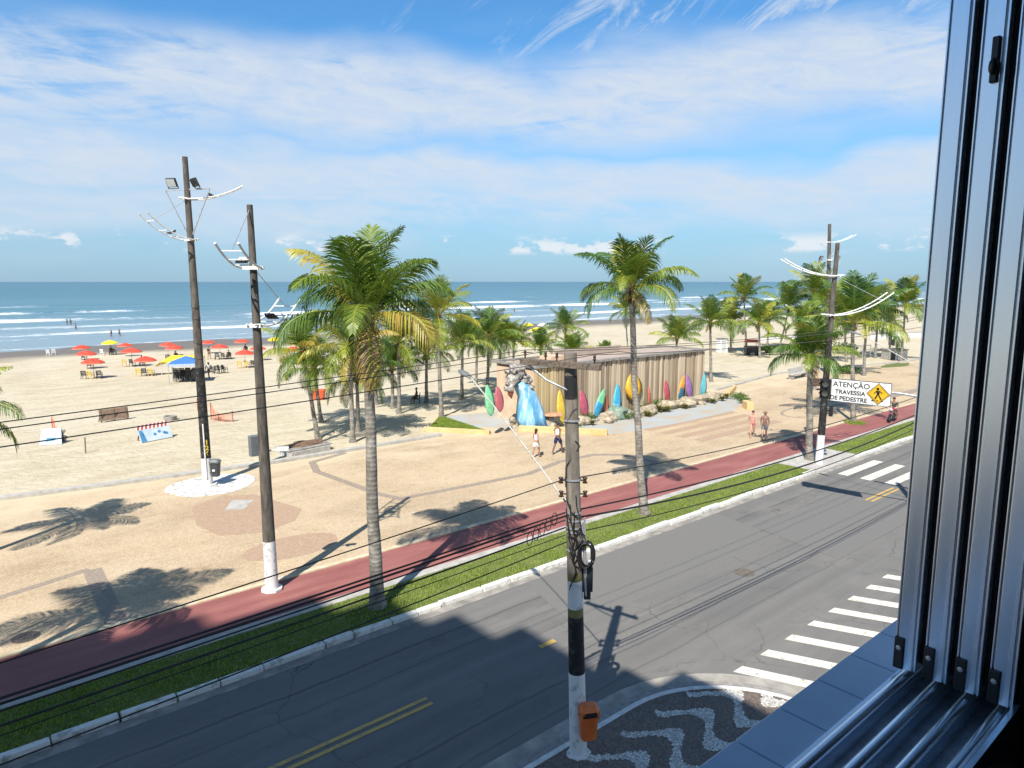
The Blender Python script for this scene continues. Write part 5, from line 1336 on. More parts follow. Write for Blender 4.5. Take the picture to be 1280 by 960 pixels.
# chute: ruled surface from a narrow top to a wide foot
prof = [(.0, (650, 481), (657, 478)), (.12, (652.5, 488), (668, 484)), (.3, (655, 497), (672, 490)), (.55, (653, 513), (678, 503)), (.8, (652, 526), (683, 518)), (1, (656, 537), (687, 536))]
vs = []; fs = []; nn = 9
for i, (q, l, r_) in enumerate(prof):
    A = sp_at(*l); B = sp_at(*r_)
    for k in range(nn):
        s_ = k / (nn - 1); p = A.lerp(B, s_); bulge = .55 * math.sin(math.pi * s_) ** .7 + .10 * math.sin(s_ * 14 + i)
        p.y -= bulge * (.5 + .5 * q) - .35 * (1 - q); p.z = max(p.z, -.01); vs.append(p)
fs = [(i * nn + k, i * nn + k + 1, (i + 1) * nn + k + 1, (i + 1) * nn + k) for i in range(len(prof) - 1) for k in range(nn - 1)]
mb = MB(); mb.smooth = True; mb.add(vs, fs)
back = [v + Vector((0, .45, 0)) for v in vs]; mb.add(back, [f[::-1] for f in fs])
o_ = len(vs); rim = [k for k in range(nn)] + [i * nn + nn - 1 for i in range(1, len(prof))] + [(len(prof) - 1) * nn + k for k in range(nn - 2, -1, -1)] + [i * nn for i in range(len(prof) - 2, 0, -1)]
mb.f += [(rim[i], rim[i - 1], rim[i - 1] + o_, rim[i] + o_) for i in range(len(rim))]; mb.m += [0] * len(rim); mb.sm += [True] * len(rim)
mb.build('blue_wave', m_blue(), t)
mb = MB(); mb.smooth = True; rr = random.Random(4)
for k in range(26):
    u = rr.random(); px_ = 641 + 25 * u + rr.uniform(-1, 2); py_ = 471 - 12 * math.sin(math.pi * (u * .9 + .1)) + rr.uniform(-2, 8) + (8 * u if u > .6 else 0)
    p = sp_at(px_, py_); p.y += .55 + rr.uniform(-.3, .2)
    mb.blob(p, (rr.uniform(.16, .34), rr.uniform(.16, .3), rr.uniform(.10, .24)), k, .35, 2, 1.8)
for px_, py_, d_ in ((645, 480, .36), (648, 473, .42), (655, 468, .45), (643, 487, .26), (662, 476, .38)):
    p = sp_at(px_, py_); p.y += .5; mb.blob(p, (d_, .4, d_), px_, .3, 2, 1.6)
mb.build('crest', MAT_SILVER, t)
mb = MB(); mb.smooth = True
A = sp_at(643.5, 490); A.y += .4; B = sp_at(644, 499); B.y += .35
mb.tube([A, A.lerp(B, .5) + Vector((-.05, 0, 0)), B], [.22, .16, .03], 10); mb.build('beak', plain('brown_beak', (.20, .07, .04), .6), t)
# boulder base under it
def rock(loc, d, seed, label, m=None, cat='rock', name='boulder'):
    mb = MB(); mb.blob((0, 0, d[2] * .55), d, seed, .30, 3, 1.4, flat=-.55); o = mb.build(name, m or MAT_ROCK, loc=loc); tag(o, label, cat, 'rocks along the slatted wall')
MAT_ROCK = nmat('sandy_boulder', (.22, .175, .12), (.52, .44, .32), 3.5, .9, .7, .04)
MAT_ROCKG = nmat('greenish_boulder', (.12, .20, .155), (.30, .36, .27), 3, .9, .6, .04)
rocks = [(31.1, 32.9, .75, .45, .55, 'grey-brown boulder under the red surfboard, left of the blue wave'), (29.7, 34.6, .8, .5, .45, 'sandy mound at the foot of the pale green surfboard'), (32.9, 31.9, .45, .4, .38, 'dark rock between the blue wave and the yellow surfboard'),
    (35.0, 31.6, .7, .5, .45, 'pale yellowish rock right behind the utility pole'), (36.4, 32.0, .95, .6, .55, 'green tinted rock under the red and green surfboards'), (38.2, 31.5, .5, .4, .35, 'small rock below the salmon surfboard'), (39.4, 31.6, .95, .6, .48, 'grey brown rock left of the leaning palm trunk'),
    (42.1, 32.0, .9, .6, .42, 'low sandy rock right of the leaning palm trunk'), (44.0, 31.7, 1.0, .65, .5, 'large pale rock below the dark red surfboard'), (45.9, 31.9, .9, .6, .45, 'rounded rock between the red and purple surfboards'), (47.6, 32.0, .75, .55, .45, 'angular pale rock below the purple surfboard'), (49.2, 32.4, .6, .45, .3, 'last low rock beside the teal surfboard')]
for i, (x, y, a, b_2, c_, lab) in enumerate(rocks): rock((x, y, .11), (a, b_2, c_), i + 3, lab, MAT_ROCKG if i == 4 else None)
mb = MB(); mb.blob((0, 0, .1), (.75, .55, .16), 9, .2, 2, flat=-.3); tag(mb.build('shell_basin', nmat('orange_shell', (.45, .18, .09), (.62, .34, .20), 4, .8, .4, .02), loc=(31.0, 32.6, .86)), 'flat orange shell-like slab lying on the boulder beside the blue wave', 'ornament')

# surfboards: base px, tip px, width, colours
def surfboard(label, bx, by, tx, ty, wd, c1, c2=None, Y=33.05, split=.5, stripe=False, thick=.07):
    wd *= 1.35
    A = at_y(bx, by, Y); B = at_y(tx, ty, Y); L_ = (B - A).length
    ang = math.atan2(B.x - A.x, B.z - A.z)
    t = thing('surfboard', label, 'surfboard', A, 0, 'surfboards standing against the slatted wall')
    M = Matrix.Rotation(R(-7), 4, 'X') @ Matrix.Rotation(ang, 4, 'Y')
    n = 18; vs = []; fs = []; ms = []
    for i in range(n + 1):
        s = i / n; w_ = wd / 2 * (math.sin(math.pi * min(1, max(0, s ** .85))) ** .62 if 0 < s < 1 else 0.0) * (1.0 if s < .5 else 1 - .12 * (s - .5)) + (.06 if s == 0 else .012)
        rock_ = .10 * (s - .45) ** 2 * L_
        for u, q in ((-1, 0), (-.55, -1), (.0, -1.25), (.55, -1), (1, 0), (.55, .8), (0, 1), (-.55, .8)):
            vs.append(M @ Vector((u * w_, q * thick / 2 * (.35 + .65 * math.sin(math.pi * min(max(s, .05), .95))) + rock_, s * L_)))
    mb = MB(); mb.smooth = True
    for i in range(n):
        for k in range(8): fs.append((i * 8 + k, i * 8 + (k + 1) % 8, (i + 1) * 8 + (k + 1) % 8, (i + 1) * 8 + k)); ms.append(1 if (c2 and ((i / n < split) if not stripe else (k in (1, 2) and 0.05 < i / n))) else 0)
    fs += [tuple(range(7, -1, -1)), tuple(n * 8 + k for k in range(8))]; ms += [0, 0]
    mb.add(vs, fs); mb.m = ms
    mk = lambda c: nmat('board_paint', tuple(x * .8 for x in c), tuple(min(1, x * 1.12) for x in c), 2.5, .45, .1, .005)
    mb.build('deck', [mk(c1)] + ([mk(c2)] if c2 else []), t)
    f = MB(); f.panel([(0, 0), (.09, .02), (.04, .14), (.0, .16)], .012, M @ Matrix.Translation((0, thick * .9, .16)) @ Matrix.Rotation(R(90), 4, 'Z')); f.build('fin', MAT_BLACKPL, t)
surfboard('pale green surfboard, leftmost along the building', 614.5, 520, 612.5, 481, .52, (.22, .62, .32))
surfboard('rose red surfboard left of the blue wave sculpture', 626, 515, 624.5, 483, .50, (.50, .13, .15))
surfboard('plain yellow surfboard beside the utility pole', 703, 532, 704, 488, .62, (.72, .50, .06))
surfboard('crimson surfboard right of the utility pole', 733, 521, 730, 488, .58, (.50, .10, .16))
surfboard('leaning surfboard, green above and blue below', 744, 522, 760, 486, .58, (.20, .55, .30), (.06, .34, .55), split=.45)
surfboard('salmon orange surfboard behind the green and blue leaning one', 758, 518, 759, 488, .42, (.66, .22, .12), Y=33.45)
surfboard('sky blue surfboard left of the big yellow disc board', 770, 521, 777, 480, .66, (.07, .42, .62), (.20, .56, .70), split=.35)
surfboard('big wide yellow-orange surfboard pair split by the palm trunk', 794, 500, 794, 466, 1.42, (.80, .44, .03), Y=33.5)
surfboard('narrow red surfboard low on the slats right of the leaning palm', 812, 509, 814, 482, .22, (.58, .14, .09), Y=33.55)
surfboard('dark red surfboard alone in the middle right of the wall', 835.5, 504, 835, 475, .52, (.50, .09, .12))
surfboard('orange surfboard leaning right, tip beside the purple board', 849, 496, 859, 469, .5, (.78, .33, .04))
surfboard('short dark blue surfboard at the foot of the leaning orange one', 850, 501, 855, 484, .5, (.03, .15, .24), Y=32.85)
surfboard('purple surfboard near the right end of the wall', 863.5, 499, 862.5, 468, .60, (.34, .16, .40))
surfboard('teal striped surfboard at the right corner of the building', 878, 501, 885, 467, .60, (.05, .36, .45), (.18, .52, .56), stripe=True)

# ------------------------------------------------------------------ planting by the building
MAT_BROM = m_leafy('bromeliad_leaf', (.06, .11, .03), (.30, .25, .08), 2.5, .2)
MAT_SHRUB = m_leafy('shrub_leaf', (.03, .085, .018), (.13, .21, .04), 2.0, .25)
def rosette(loc, r, label, seed, m=None, n=22, name='agave_plant'):
    rr = random.Random(seed); mb = MB()
    for i in range(n):
        a = i * 2.4 + rr.uniform(-.2, .2); e = R(75 - 62 * i / n); L_ = r * rr.uniform(.8, 1.15); d = Vector((math.cos(a), math.sin(a), 0)); s_ = Vector((-d.y, d.x, 0)); w_ = .06 * r / .5
        p0 = d * .03; p1 = d * L_ * .5 * math.cos(e) + Vector((0, 0, L_ * .55 * math.sin(e) + .04)); p2 = d * L_ * math.cos(e * .7) + Vector((0, 0, L_ * .8 * math.sin(e * .8)))
        mb.add([p0 - s_ * w_ * .6, p0 + s_ * w_ * .6, p1 - s_ * w_, p1 + s_ * w_, p2, (p1 + Vector((0, 0, -.03)))], [(0, 1, 3, 5), (0, 5, 2), (2, 5, 4), (5, 3, 4)])
    tag(mb.build(name, m or MAT_BROM, loc=loc), label, 'plant', 'plants in the rock garden by the building')
def shrub(loc, d, label, seed, n=500, leaf=.07, m=None, name='shrub', flat=0.0, group='plants in the rock garden by the building', stem=True):
    rr = random.Random(seed); t = thing(name, label, 'shrub', loc, 0, group); mb = MB(); off = Vector((seed * 3.3, seed, 1))
    for i in range(n):
        v = Vector((rr.gauss(0, 1), rr.gauss(0, 1), rr.gauss(0, 1))).normalized(); k = rr.uniform(.45, 1) * (1 + .55 * noise.noise(v * 1.6 + off))
        if v.z < -.2: v.z *= .3
        p = Vector((v.x * d[0] * k, v.y * d[1] * k, d[2] * .45 + v.z * d[2] * .6 * k)); a = Vector((rr.uniform(-1, 1), rr.uniform(-1, 1), rr.uniform(-.2, 1))).normalized(); b_ = a.cross(v).normalized() if a.cross(v).length > .1 else Vector((1, 0, 0))
        L_ = leaf * rr.uniform(.7, 1.5); mb.add([p, p + a * L_ * .5 + b_ * L_ * .28, p + a * L_, p + a * L_ * .5 - b_ * L_ * .28], [(0, 1, 2, 3)])
    mb.build('foliage', m or MAT_SHRUB, t)
    if stem:
        mb = MB(); mb.smooth = True
        for k in range(5):
            a = rr.uniform(0, 6.28); mb.tube([(0, 0, 0), (math.cos(a) * d[0] * .25, math.sin(a) * d[1] * .25, d[2] * .35), (math.cos(a) * d[0] * .5, math.sin(a) * d[1] * .5, d[2] * .7)], [.03, .02, .01], 5)
        mb.build('stem', MAT_SHEATH, t)
for i, (x, y, r_, lab) in enumerate([(37.6, 31.2, .6, 'spiky brown-green agave under the salmon board'), (38.6, 31.0, .55, 'spiky agave in front of the sky blue board'), (33.4, 31.5, .45, 'small reddish bromeliad beside the yellow board'), (40.6, 31.6, .7, 'green agave directly left of the leaning palm trunk'), (41.2, 31.3, .55, 'yellowish bromeliad right of the leaning palm trunk'),
    (43.2, 31.2, .5, 'agave between two pale rocks right of the palm'), (46.8, 31.2, .5, 'small bromeliad below the leaning orange board'), (48.4, 31.4, .55, 'spiky plant below the purple board'), (49.6, 31.8, .6, 'brown agave clump below the teal board')]):
    rosette((x, y, .18), r_, lab, i + 2)
for i, (x, y, d, lab) in enumerate([(39.9, 32.6, (.8, .5, .9), 'light green bush under the big yellow board'), (36.9, 31.3, (.7, .45, .45), 'bluish green bush right of the utility pole'), (44.9, 32.6, (.7, .4, .7), 'dry bush below the dark red board'), (42.4, 32.9, (.6, .4, .7), 'small bush right of the leaning palm trunk')]):
    shrub((x, y, .12), d, lab, i + 4, 420)
for i, (x, y, d, lab) in enumerate([(34.2, 32.4, (.7, .4, .6), 'low green plant between the yellow board and the utility pole'), (38.9, 32.5, (.6, .4, .65), 'leafy clump between the sky blue board and its right-hand rock'), (41.3, 32.5, (.6, .4, .75), 'leafy clump under the right half of the big yellow board'), (43.4, 32.8, (.6, .4, .55), 'low clump under the narrow red board'), (46.6, 32.6, (.6, .4, .5), 'low clump under the leaning orange board'), (48.6, 32.9, (.6, .4, .5), 'low clump between the purple and teal boards')]):
    shrub((x, y, .12), d, lab, i + 40, 380, .09, m=MAT_BROM if i % 2 else None)
# yellow kerbed planters
MAT_YELWALL = nmat('ochre_painted_wall', (.60, .40, .17), (.70, .51, .27), 1.6, .85, .2, .008)
def planter(label, pts, w_, h_, cover=True, seed=1):
    p0 = Vector((*pts[0], .1)); t = thing('planter_kerb', label, 'planter', p0, 0, 'ochre planter kerbs')
    mb = MB()
    for i in range(len(pts) - 1):
        a = Vector((*pts[i], 0)) - Vector((p0.x, p0.y, 0)); b = Vector((*pts[i + 1], 0)) - Vector((p0.x, p0.y, 0)); d = (b - a).normalized(); n = Vector((-d.y, d.x, 0)) * w_ / 2
        mb.prism([(a - n)[:2], (b - n)[:2], (b + n)[:2], (a + n)[:2]], 0, h_ + .002 * i)
    mb.build('kerb_wall', MAT_YELWALL, t, bev=.02)
planter('long ochre planter kerb behind the two walkers in white', [(28.45, 33.2), (31.9, 28.75)], .34, .38)
planter('ochre kerb along the front of the triangular lawn', [(26.45, 33.7), (23.9, 37.2)], .28, .26)
planter('short ochre planter end beside the hedge at the right of the building', [(46.6, 27.8), (47.4, 28.7)], .5, .55)
planter('ochre kerb behind the hedge at the right corner of the building', [(50.6, 32.3), (54.6, 34.2)], .3, .4)
shrub((48.8, 29.7, .12), (.7, .5, .5), 'low clipped hedge end beside the short ochre planter', 21, 700, .08, group='hedge plants right of the building'); shrub((50.2, 31.1, .12), (.9, .7, .55), 'low clipped hedge curving behind the teal surfboard', 22, 900, .08, group='hedge plants right of the building')
shrub((30.9, 31.2, .2), (1.5, .5, .22), 'flat ground cover plants behind the long ochre kerb', 23, 700, .07); bpy.data.objects
mb = MB(); rr = random.Random(8); A_, B_, C2 = Vector((24.2, 37.3, 0)), Vector((27.4, 40.6, 0)), Vector((26.75, 33.9, 0))
mb.prism([A_[:2], B_[:2], C2[:2]], .02, .14); structure(mb, 'lawn_soil', bpy.data.materials['lawn_soil'])
mb = MB()
for i in range(9000):
    u, v = rr.random(), rr.random()
    if u + v > 1: u, v = 1 - u, 1 - v
    p = A_ + (B_ - A_) * u + (C2 - A_) * v; blades(mb, p.x, p.y, .14, rr.uniform(.05, .12), rr, .025)
tag(mb.build('lawn_grass', MAT_GRASS), kind='stuff')
# ------------------------------------------------------------------ beach: parasols, chairs, gazebo, people far off
def GBh(px, py, h):
    z = h
    for i in range(14):
        p = G(px, py, z); z = beach_z(p.y) + h
    return Vector((p.x, p.y, z - h))
MAT_REDFAB = nmat('red_parasol_fabric', (.60, .05, .03), (.72, .10, .05), 2, .8, .1, .01)
MAT_YELFAB = nmat('yellow_parasol_fabric', (.72, .55, .02), (.80, .66, .06), 2, .8, .1, .01)
FAB = {'red': MAT_REDFAB, 'yellow': MAT_YELFAB, 'purple': plain('purple_fabric', (.26, .08, .50), .8), 'white': plain('white_fabric', (.78, .76, .70), .8), 'blue': plain('blue_fabric', (.05, .17, .50), .8), 'orange': plain('orange_fabric', (.72, .25, .05), .8)}
MAT_POLEW = plain('parasol_pole', (.55, .53, .48), .5)
_par = {}
def parasol(px, py, colr, label, s=1.0, h=2.15, tilt=0.0):
    b = GBh(px, py, h * s)
    t = thing('beach_parasol', label, 'parasol', b, rnd.uniform(0, 6), 'parasols on the sand')
    if colr not in _par:
        n = 8; vs = [(0, 0, 0)]; fs = []
        for j, (r_, z) in enumerate(((.42, -.10), (.82, -.26), (1.15, -.46))):
            for k in range(n * 2):
                a = k * math.pi / n; sc2 = 1 if k % 2 == 0 else .955; zz = z + (0 if k % 2 == 0 else -.03 * (j + 1) / 2 + .05 * (j == 2))
                vs.append((r_ * math.cos(a) * sc2, r_ * math.sin(a) * sc2, zz))
        m_ = n * 2
        fs = [(0, 1 + k, 1 + (k + 1) % m_) for k in range(m_)]
        for j in range(2): fs += [(1 + j * m_ + k, 1 + (j + 1) * m_ + k, 1 + (j + 1) * m_ + (k + 1) % m_, 1 + j * m_ + (k + 1) % m_) for k in range(m_)]
        o_ = len(vs); vs += [(x, y, z - .10) for x, y, z in vs[1 + 2 * m_:1 + 3 * m_]]
        mb = MB(); mb.add(vs, fs)
        mb.mi = 1; mb.f += [(1 + 2 * m_ + k, o_ + k, o_ + (k + 1) % m_, 1 + 2 * m_ + (k + 1) % m_) for k in range(m_)]; mb.m += [1] * m_; mb.sm += [False] * m_
        c = mb.build('canopy', [FAB[colr], plain('pale_red_valance', (.72, .22, .16), .8) if colr == 'red' else FAB[colr]]); _par[colr] = c.data; bpy.data.objects.remove(c)
    c = bpy.data.objects.new('canopy', _par[colr]); col.objects.link(c); c.parent = t; c.location = (0, 0, h); c.rotation_euler.x = tilt
    mb = MB(); mb.smooth = True; mb.tube([(0, 0, -.1), (0, 0, h + .06)], .025, 6); mb.build('pole', MAT_POLEW, t)
    t.scale = (s, s, s)
    return b
MAT_CHAIRD = plain('dark_plastic_chair', (.02, .022, .022), .5); MAT_CHAIRY = plain('yellow_plastic_chair', (.70, .50, .10), .5); MAT_CHAIRW = plain('white_plastic_chair', (.74, .73, .70), .5)
CH = {'dark': MAT_CHAIRD, 'yellow': MAT_CHAIRY, 'white': MAT_CHAIRW}
_chm = {}
def chair(loc, rz, c, label):
    if c not in _chm:
        mb = MB(); mb.box((0, 0, .42), (.5, .46, .04))
        for x in (-.22, .22):
            for y in (-.2, .2): mb.bar((x, y, .42), (x * 1.15, y * 1.2, 0), .045)
            mb.bar((x, -.2, .42), (x, -.27, .88), .045); mb.bar((x * 1.1, -.23, .65), (x * 1.1, .18, .64), .05); mb.bar((x * 1.1, .18, .64), (x, .2, .42), .04)
        mb.box((0, -.27, .86), (.5, .04, .08))
        for k in range(5): mb.bar((-.16 + .08 * k, -.22, .44), (-.16 + .08 * k, -.27, .84), .045, .02)
        o = mb.build('plastic_chair', CH[c]); _chm[c] = o.data; bpy.data.objects.remove(o)
    o = bpy.data.objects.new('plastic_chair', _chm[c]); col.objects.link(o); o.location = loc; o.rotation_euler.z = rz
    tag(o, label, 'chair', 'plastic chairs on the beach')
RZV = YAW - R(90)
def ch_near(b, dx, dy, c, label, rz=0):      # dx to the right, dy away, as seen from the street
    p = b + Vector((RT.x, RT.y, 0)) * dx + Vector((FW.x, FW.y, 0)).normalized() * dy; p.z = beach_z(p.y)
    chair(p, RZV + rz, c, label)
def seated(b, dx, dy, label, c, skin=1):
    p = b + Vector((RT.x, RT.y, 0)) * dx + Vector((FW.x, FW.y, 0)).normalized() * dy; p.z = beach_z(p.y)
    far_person(p, label, c, True); chair(p, 0, 'dark', label.replace('person sitting', 'dark chair occupied'))
_fp = {}
def far_person(p, label, c, sit=False, legs_hidden=False, rz=0.0):
    key = (c, sit)
    if key not in _fp:
        t = person(label, p, rz, rnd.choice((0, 1)), .2, .25, 1.68, c in ('pinkish', 'white'), top=None if c == 'bare' else (plain('beach_shirt_' + c, {'dark': (.03, .03, .035), 'white': (.75, .74, .72), 'red': (.45, .05, .05), 'pinkish': (.5, .2, .25), 'blue': (.05, .1, .3)}[c], .7), .4), bottom=plain('beach_shorts', (.03, .035, .06), .7), bottom_len=.5, sit=sit)
        _fp[key] = t
    else:
        t = copy_tree(_fp[key]); t.location = p; t.rotation_euler.z = rz; t['label'] = label
    t['group'] = 'people on the beach and in the water'
    return t
Bs = {}
chair(SHADE_SEAT, R(60), 'dark', 'low dark chair under the person in the palm shade')
for key, px, py, c, s, lab in [
    ('a', 101, 431, 'red', .95, 'red parasol furthest left and furthest back on the beach'), ('b', 107, 438, 'red', 1, 'red parasol in the middle of the leftmost row of three'), ('c', 115.5, 447.5, 'red', 1, 'nearest red parasol of the left row, three chairs under it'),
    ('d', 137, 425, 'yellow', 1, 'yellow parasol by the water line near the left'), ('e', 156, 428.5, 'red', .9, 'red parasol just right of the left yellow parasol'), ('f', 163.5, 434.5, 'red', 1.05, 'red parasol in the middle of the second row'), ('g', 181, 445, 'red', 1, 'nearest red parasol of the second row, yellow chairs under it'),
    ('h', 209, 427.5, 'red', .95, 'red parasol behind the yellow awning, left of two'), ('i', 217.5, 431, 'red', .98, 'red parasol behind the yellow awning, right of two'), ('j', 260, 425, 'red', .9, 'red parasol just right of pole 126'), ('k', 274.5, 430, 'red', .95, 'red parasol with dark chairs right of pole 126'),
    ('l', 302, 423.5, 'red', .95, 'red parasol near the water left of the second light pole'), ('m', 305.5, 437, 'red', 1, 'nearest red parasol left of the second light pole'), ('n', 322, 432, 'red', .9, 'red parasol partly behind the second light pole'), ('o', 344, 421, 'yellow', 1.0, 'yellow parasol right of the second light pole'), ('p', 366, 433, 'red', 1, 'red parasol glimpsed through the leaning palm fronds'),
    ('q', 597.5, 396, 'blue', 1.0, 'blue parasol at the water line above the palms'), ('r', 640.5, 402, 'purple', 1, 'purple parasol on the far beach'), ('s', 634, 405.5, 'orange', 1, 'orange parasol below the purple one'), ('t', 660, 403.5, 'yellow', 1, 'yellow parasol near the water right of the purple one'), ('u', 671, 409, 'yellow', 1.15, 'nearer yellow parasol below the white one'), ('v', 679, 403.5, 'white', 1.05, 'white parasol on the far beach'), ('w', 656, 426, 'yellow', .8, 'small yellow parasol low among the palms')]:
    Bs[key] = parasol(px, py, c, lab, s)
for key, items in {
    'c': [(-.7, -.5, 'dark', 'dark chair left of the yellow chair under the nearest left red parasol'), (-.05, -.4, 'yellow', 'yellow chair under the nearest left red parasol'), (.75, -.3, 'dark', 'dark chair right of the yellow chair under the nearest left red parasol')],
    'g': [(-.6, -.4, 'yellow', 'left yellow chair under the nearest parasol of the second row'), (.1, -.4, 'dark', 'dark chair between two yellow chairs'), (.75, -.3, 'yellow', 'right yellow chair under the nearest parasol of the second row')],
    'f': [(-.8, -.3, 'yellow', 'yellow chair under the middle parasol of the second row'), (.2, -.3, 'dark', 'dark chair under the middle parasol of the second row')],
    'm': [(-.6, -.3, 'yellow', 'yellow chair under the nearest parasol left of the second pole'), (.3, -.2, 'yellow', 'tan chair beside the yellow one left of the second pole'), (1.0, 0, 'dark', 'dark chair under the nearest parasol left of the second pole')],
    'k': [(-.3, -.3, 'dark', 'dark chair under the parasol right of pole 126'), (.6, -.3, 'dark', 'second dark chair under the parasol right of pole 126')],
    'i': [(-.8, -.3, 'dark', 'dark chair behind the yellow awning at left'), (1.0, 0, 'dark', 'dark chair behind the yellow awning at right')],
    'a': [(.5, -.3, 'dark', 'dark chair under the furthest left red parasol')], 'b': [(.6, -.3, 'dark', 'dark chair under the middle parasol of the left row')],
    'd': [(-.9, -.4, 'white', 'pale chair left of the left yellow parasol'), (.5, 0, 'dark', 'dark chair under the left yellow parasol')],
    'p': [(.2, -.3, 'dark', 'dark chair under the parasol behind the leaning palm')], 'u': [(.5, -.3, 'dark', 'dark chair under the nearer far-beach yellow parasol')], 'v': [(.3, -.3, 'dark', 'dark chair under the white parasol')]}.items():
    for dx, dy, c, lab in items: ch_near(Bs[key], dx, dy, c, lab, rnd.uniform(-.5, .5))
p = GB(61.5, 445); chair(p, RZV, 'white', 'left white chair alone near the wet sand'); p = GB(67.5, 444); chair(p, RZV + .4, 'white', 'right white chair alone near the wet sand')
for key, dx, dy, c, lab in [('d', .2, -.2, 'dark', 'person sitting under the left yellow parasol'), ('f', 1.1, .2, 'dark', 'person sitting at the right under the middle parasol of the second row'), ('k', 1.2, -.2, 'dark', 'person sitting right of the parasol beside pole 126'), ('l', .6, -.3, 'dark', 'person sitting under the parasol near the water left of the second pole'), ('i', .2, -.1, 'dark', 'person sitting behind the yellow awning'), ('s', .3, -.2, 'red', 'person sitting under the orange parasol'), ('t', -.6, 0, 'dark', 'person sitting left under the far yellow parasol')]:
    seated(Bs[key], dx, dy, lab, c)
far_person(GB(261.5, 449), 'person in dark clothes standing just right of pole 126', 'dark', rz=RZV)
far_person(GB(261.5, 473), 'person in white shirt standing beside the blue gazebo', 'white', rz=RZV + 1)
far_person(GB(650, 417), 'person in red standing on the far beach right of the orange parasol', 'red', rz=1)
far_person(GB(655, 413), 'person in blue standing near the far yellow parasol', 'blue', rz=2)
for px, py, lab in [(139.5, 421, 'bather standing in shallow water, left of a pair'), (149.5, 420, 'bather standing in shallow water, right of a pair'), (95, 412, 'lone bather wading further out on the left'), (84, 405.5, 'bather far out by the breaker, left of two'), (88.5, 405.5, 'bather far out by the breaker, right of two'), (643, 391, 'bather far out above the purple parasol'), (629, 396, 'bather wading left above the purple parasol'), (613, 393, 'bather near the blue parasol'), (700, 398, 'bather in shallow water right of the white parasol')]:
    p = G(px, py, SEA); far_person(p + Vector((0, 0, -.3)), lab, 'bare' if px < 600 else 'dark', rz=rnd.uniform(0, 6))

# gazebo, awning and the stack of chairs
bg_ = GBh(232, 446, 2.5); 
t = thing('gazebo', 'blue pop-up gazebo with dark stacked chairs beneath', 'gazebo', bg_, RZV + .35)
mb = MB(); w_ = 1.5
mb.add([(-w_, -w_, 1.95), (w_, -w_, 1.95), (w_, w_, 1.95), (-w_, w_, 1.95), (0, 0, 2.6)], [(0, 1, 4), (1, 2, 4), (2, 3, 4), (3, 0, 4)])
mb.build('roof', FAB['blue'], t)
mb = MB()
for a, b in (((-w_, -w_), (w_, -w_)), ((w_, -w_), (w_, w_)), ((w_, w_), (-w_, w_)), ((-w_, w_), (-w_, -w_))): mb.add([(*a, 1.95), (*b, 1.95), (*b, 1.68), (*a, 1.68)], [(0, 1, 2, 3)])
mb.build('valance', plain('pale_blue_fabric', (.42, .48, .62), .8), t)
for x in (-w_, w_):
    for y in (-w_, w_):
        mb = MB(); mb.bar((x * .98, y * .98, 0), (x * .98, y * .98, 1.95), .06); mb.build('leg', MAT_GALV, t)
rr = random.Random(12)
for k in range(7):
    p = bg_ + Vector((RT.x, RT.y, 0)) * (-.9 + .33 * k) + Vector((FW.x, FW.y, 0)) * rr.uniform(-.7, .4); p.z = beach_z(p.y)
    for q in range(4): chair(p + Vector((0, 0, .17 * q)), RZV + rr.uniform(-.3, .3), 'dark', 'dark plastic chair in the crowded stacks under the blue gazebo')
for i, (px, py) in enumerate(((266, 466), (271, 467), (276, 466), (281, 466))): chair(GB(px, py), RZV + rr.uniform(-.9, .9), 'dark', ['first', 'second', 'third', 'last'][i] + ' dark chair in the row to the right of the blue gazebo')
mb = MB(); mb.box((0, 0, .25), (.5, .4, .5)); mb.box((0, 0, .52), (.54, .44, .06)); tag(mb.build('cool_box', MAT_WHITESTEEL, loc=GB(225, 472), bev=.03), 'white cool box at the front of the blue gazebo', 'cool box')
by_ = GBh(227, 446, 1.9)
t = thing('awning', 'yellow cloth awning stretched behind the blue gazebo', 'awning', by_, RZV)
mb = MB(); mb.add([(-1.8, -1.2, 1.45), (1.9, -1.2, 1.5), (2.0, 1.3, 2.0), (-1.7, 1.3, 1.95), (0, -1.2, 1.4), (0.1, 1.3, 1.92), (-2.5, -1.0, .9), (-2.2, 1.0, 1.1)], [(0, 4, 5, 3), (4, 1, 2, 5), (6, 0, 3, 7)]); mb.build('cloth', FAB['yellow'], t)
for i, (x, y, z) in enumerate(((-1.7, -1.15, 1.45), (1.85, -1.15, 1.5), (1.95, 1.25, 2.0), (-1.65, 1.25, 1.95))):
    mb = MB(); mb.bar((x, y, 0), (x, y, z), .05); mb.build('post', MAT_POLEW, t)

# panels, barricades and nets on the near sand
A = GB(125, 529); B = GB(161, 524)
t = thing('sign_hoarding', 'long brown sun-bleached hoarding propped on the sand', 'hoarding', A, math.atan2((B - A).y, (B - A).x)); L_ = (B - A).xy.length
mb = MB(); mb.box((L_ / 2, 0, .52), (L_, .05, .80), M=Matrix.Rotation(R(-12), 4, 'X')); mb.build('panel', nmat('brown_tarp', (.20, .13, .09), (.30, .215, .155), 3, .9, .2, .01), t)
for x in (.1, L_ / 2, L_ - .1):
    mb = MB(); mb.bar((x, -.12, .9), (x, -.02, 0), .06); mb.bar((x, .06, .8), (x, .5, 0), .05); mb.build('post', MAT_WOOD, t)
MAT_REDST = plain('red_stripe', (.55, .06, .06), .6); MAT_PALEBLUE = nmat('pale_blue_board', (.46, .58, .68), (.60, .68, .73), 2, .7, .1, .005); MAT_BLUEST = plain('blue_lettering', (.08, .26, .50), .6)
A = GB(177, 554); B = GB(216, 546.5); L_ = (B - A).xy.length
t = thing('barricade', 'long pale blue barricade board with red and white striped top', 'barricade', A, math.atan2((B - A).y, (B - A).x))
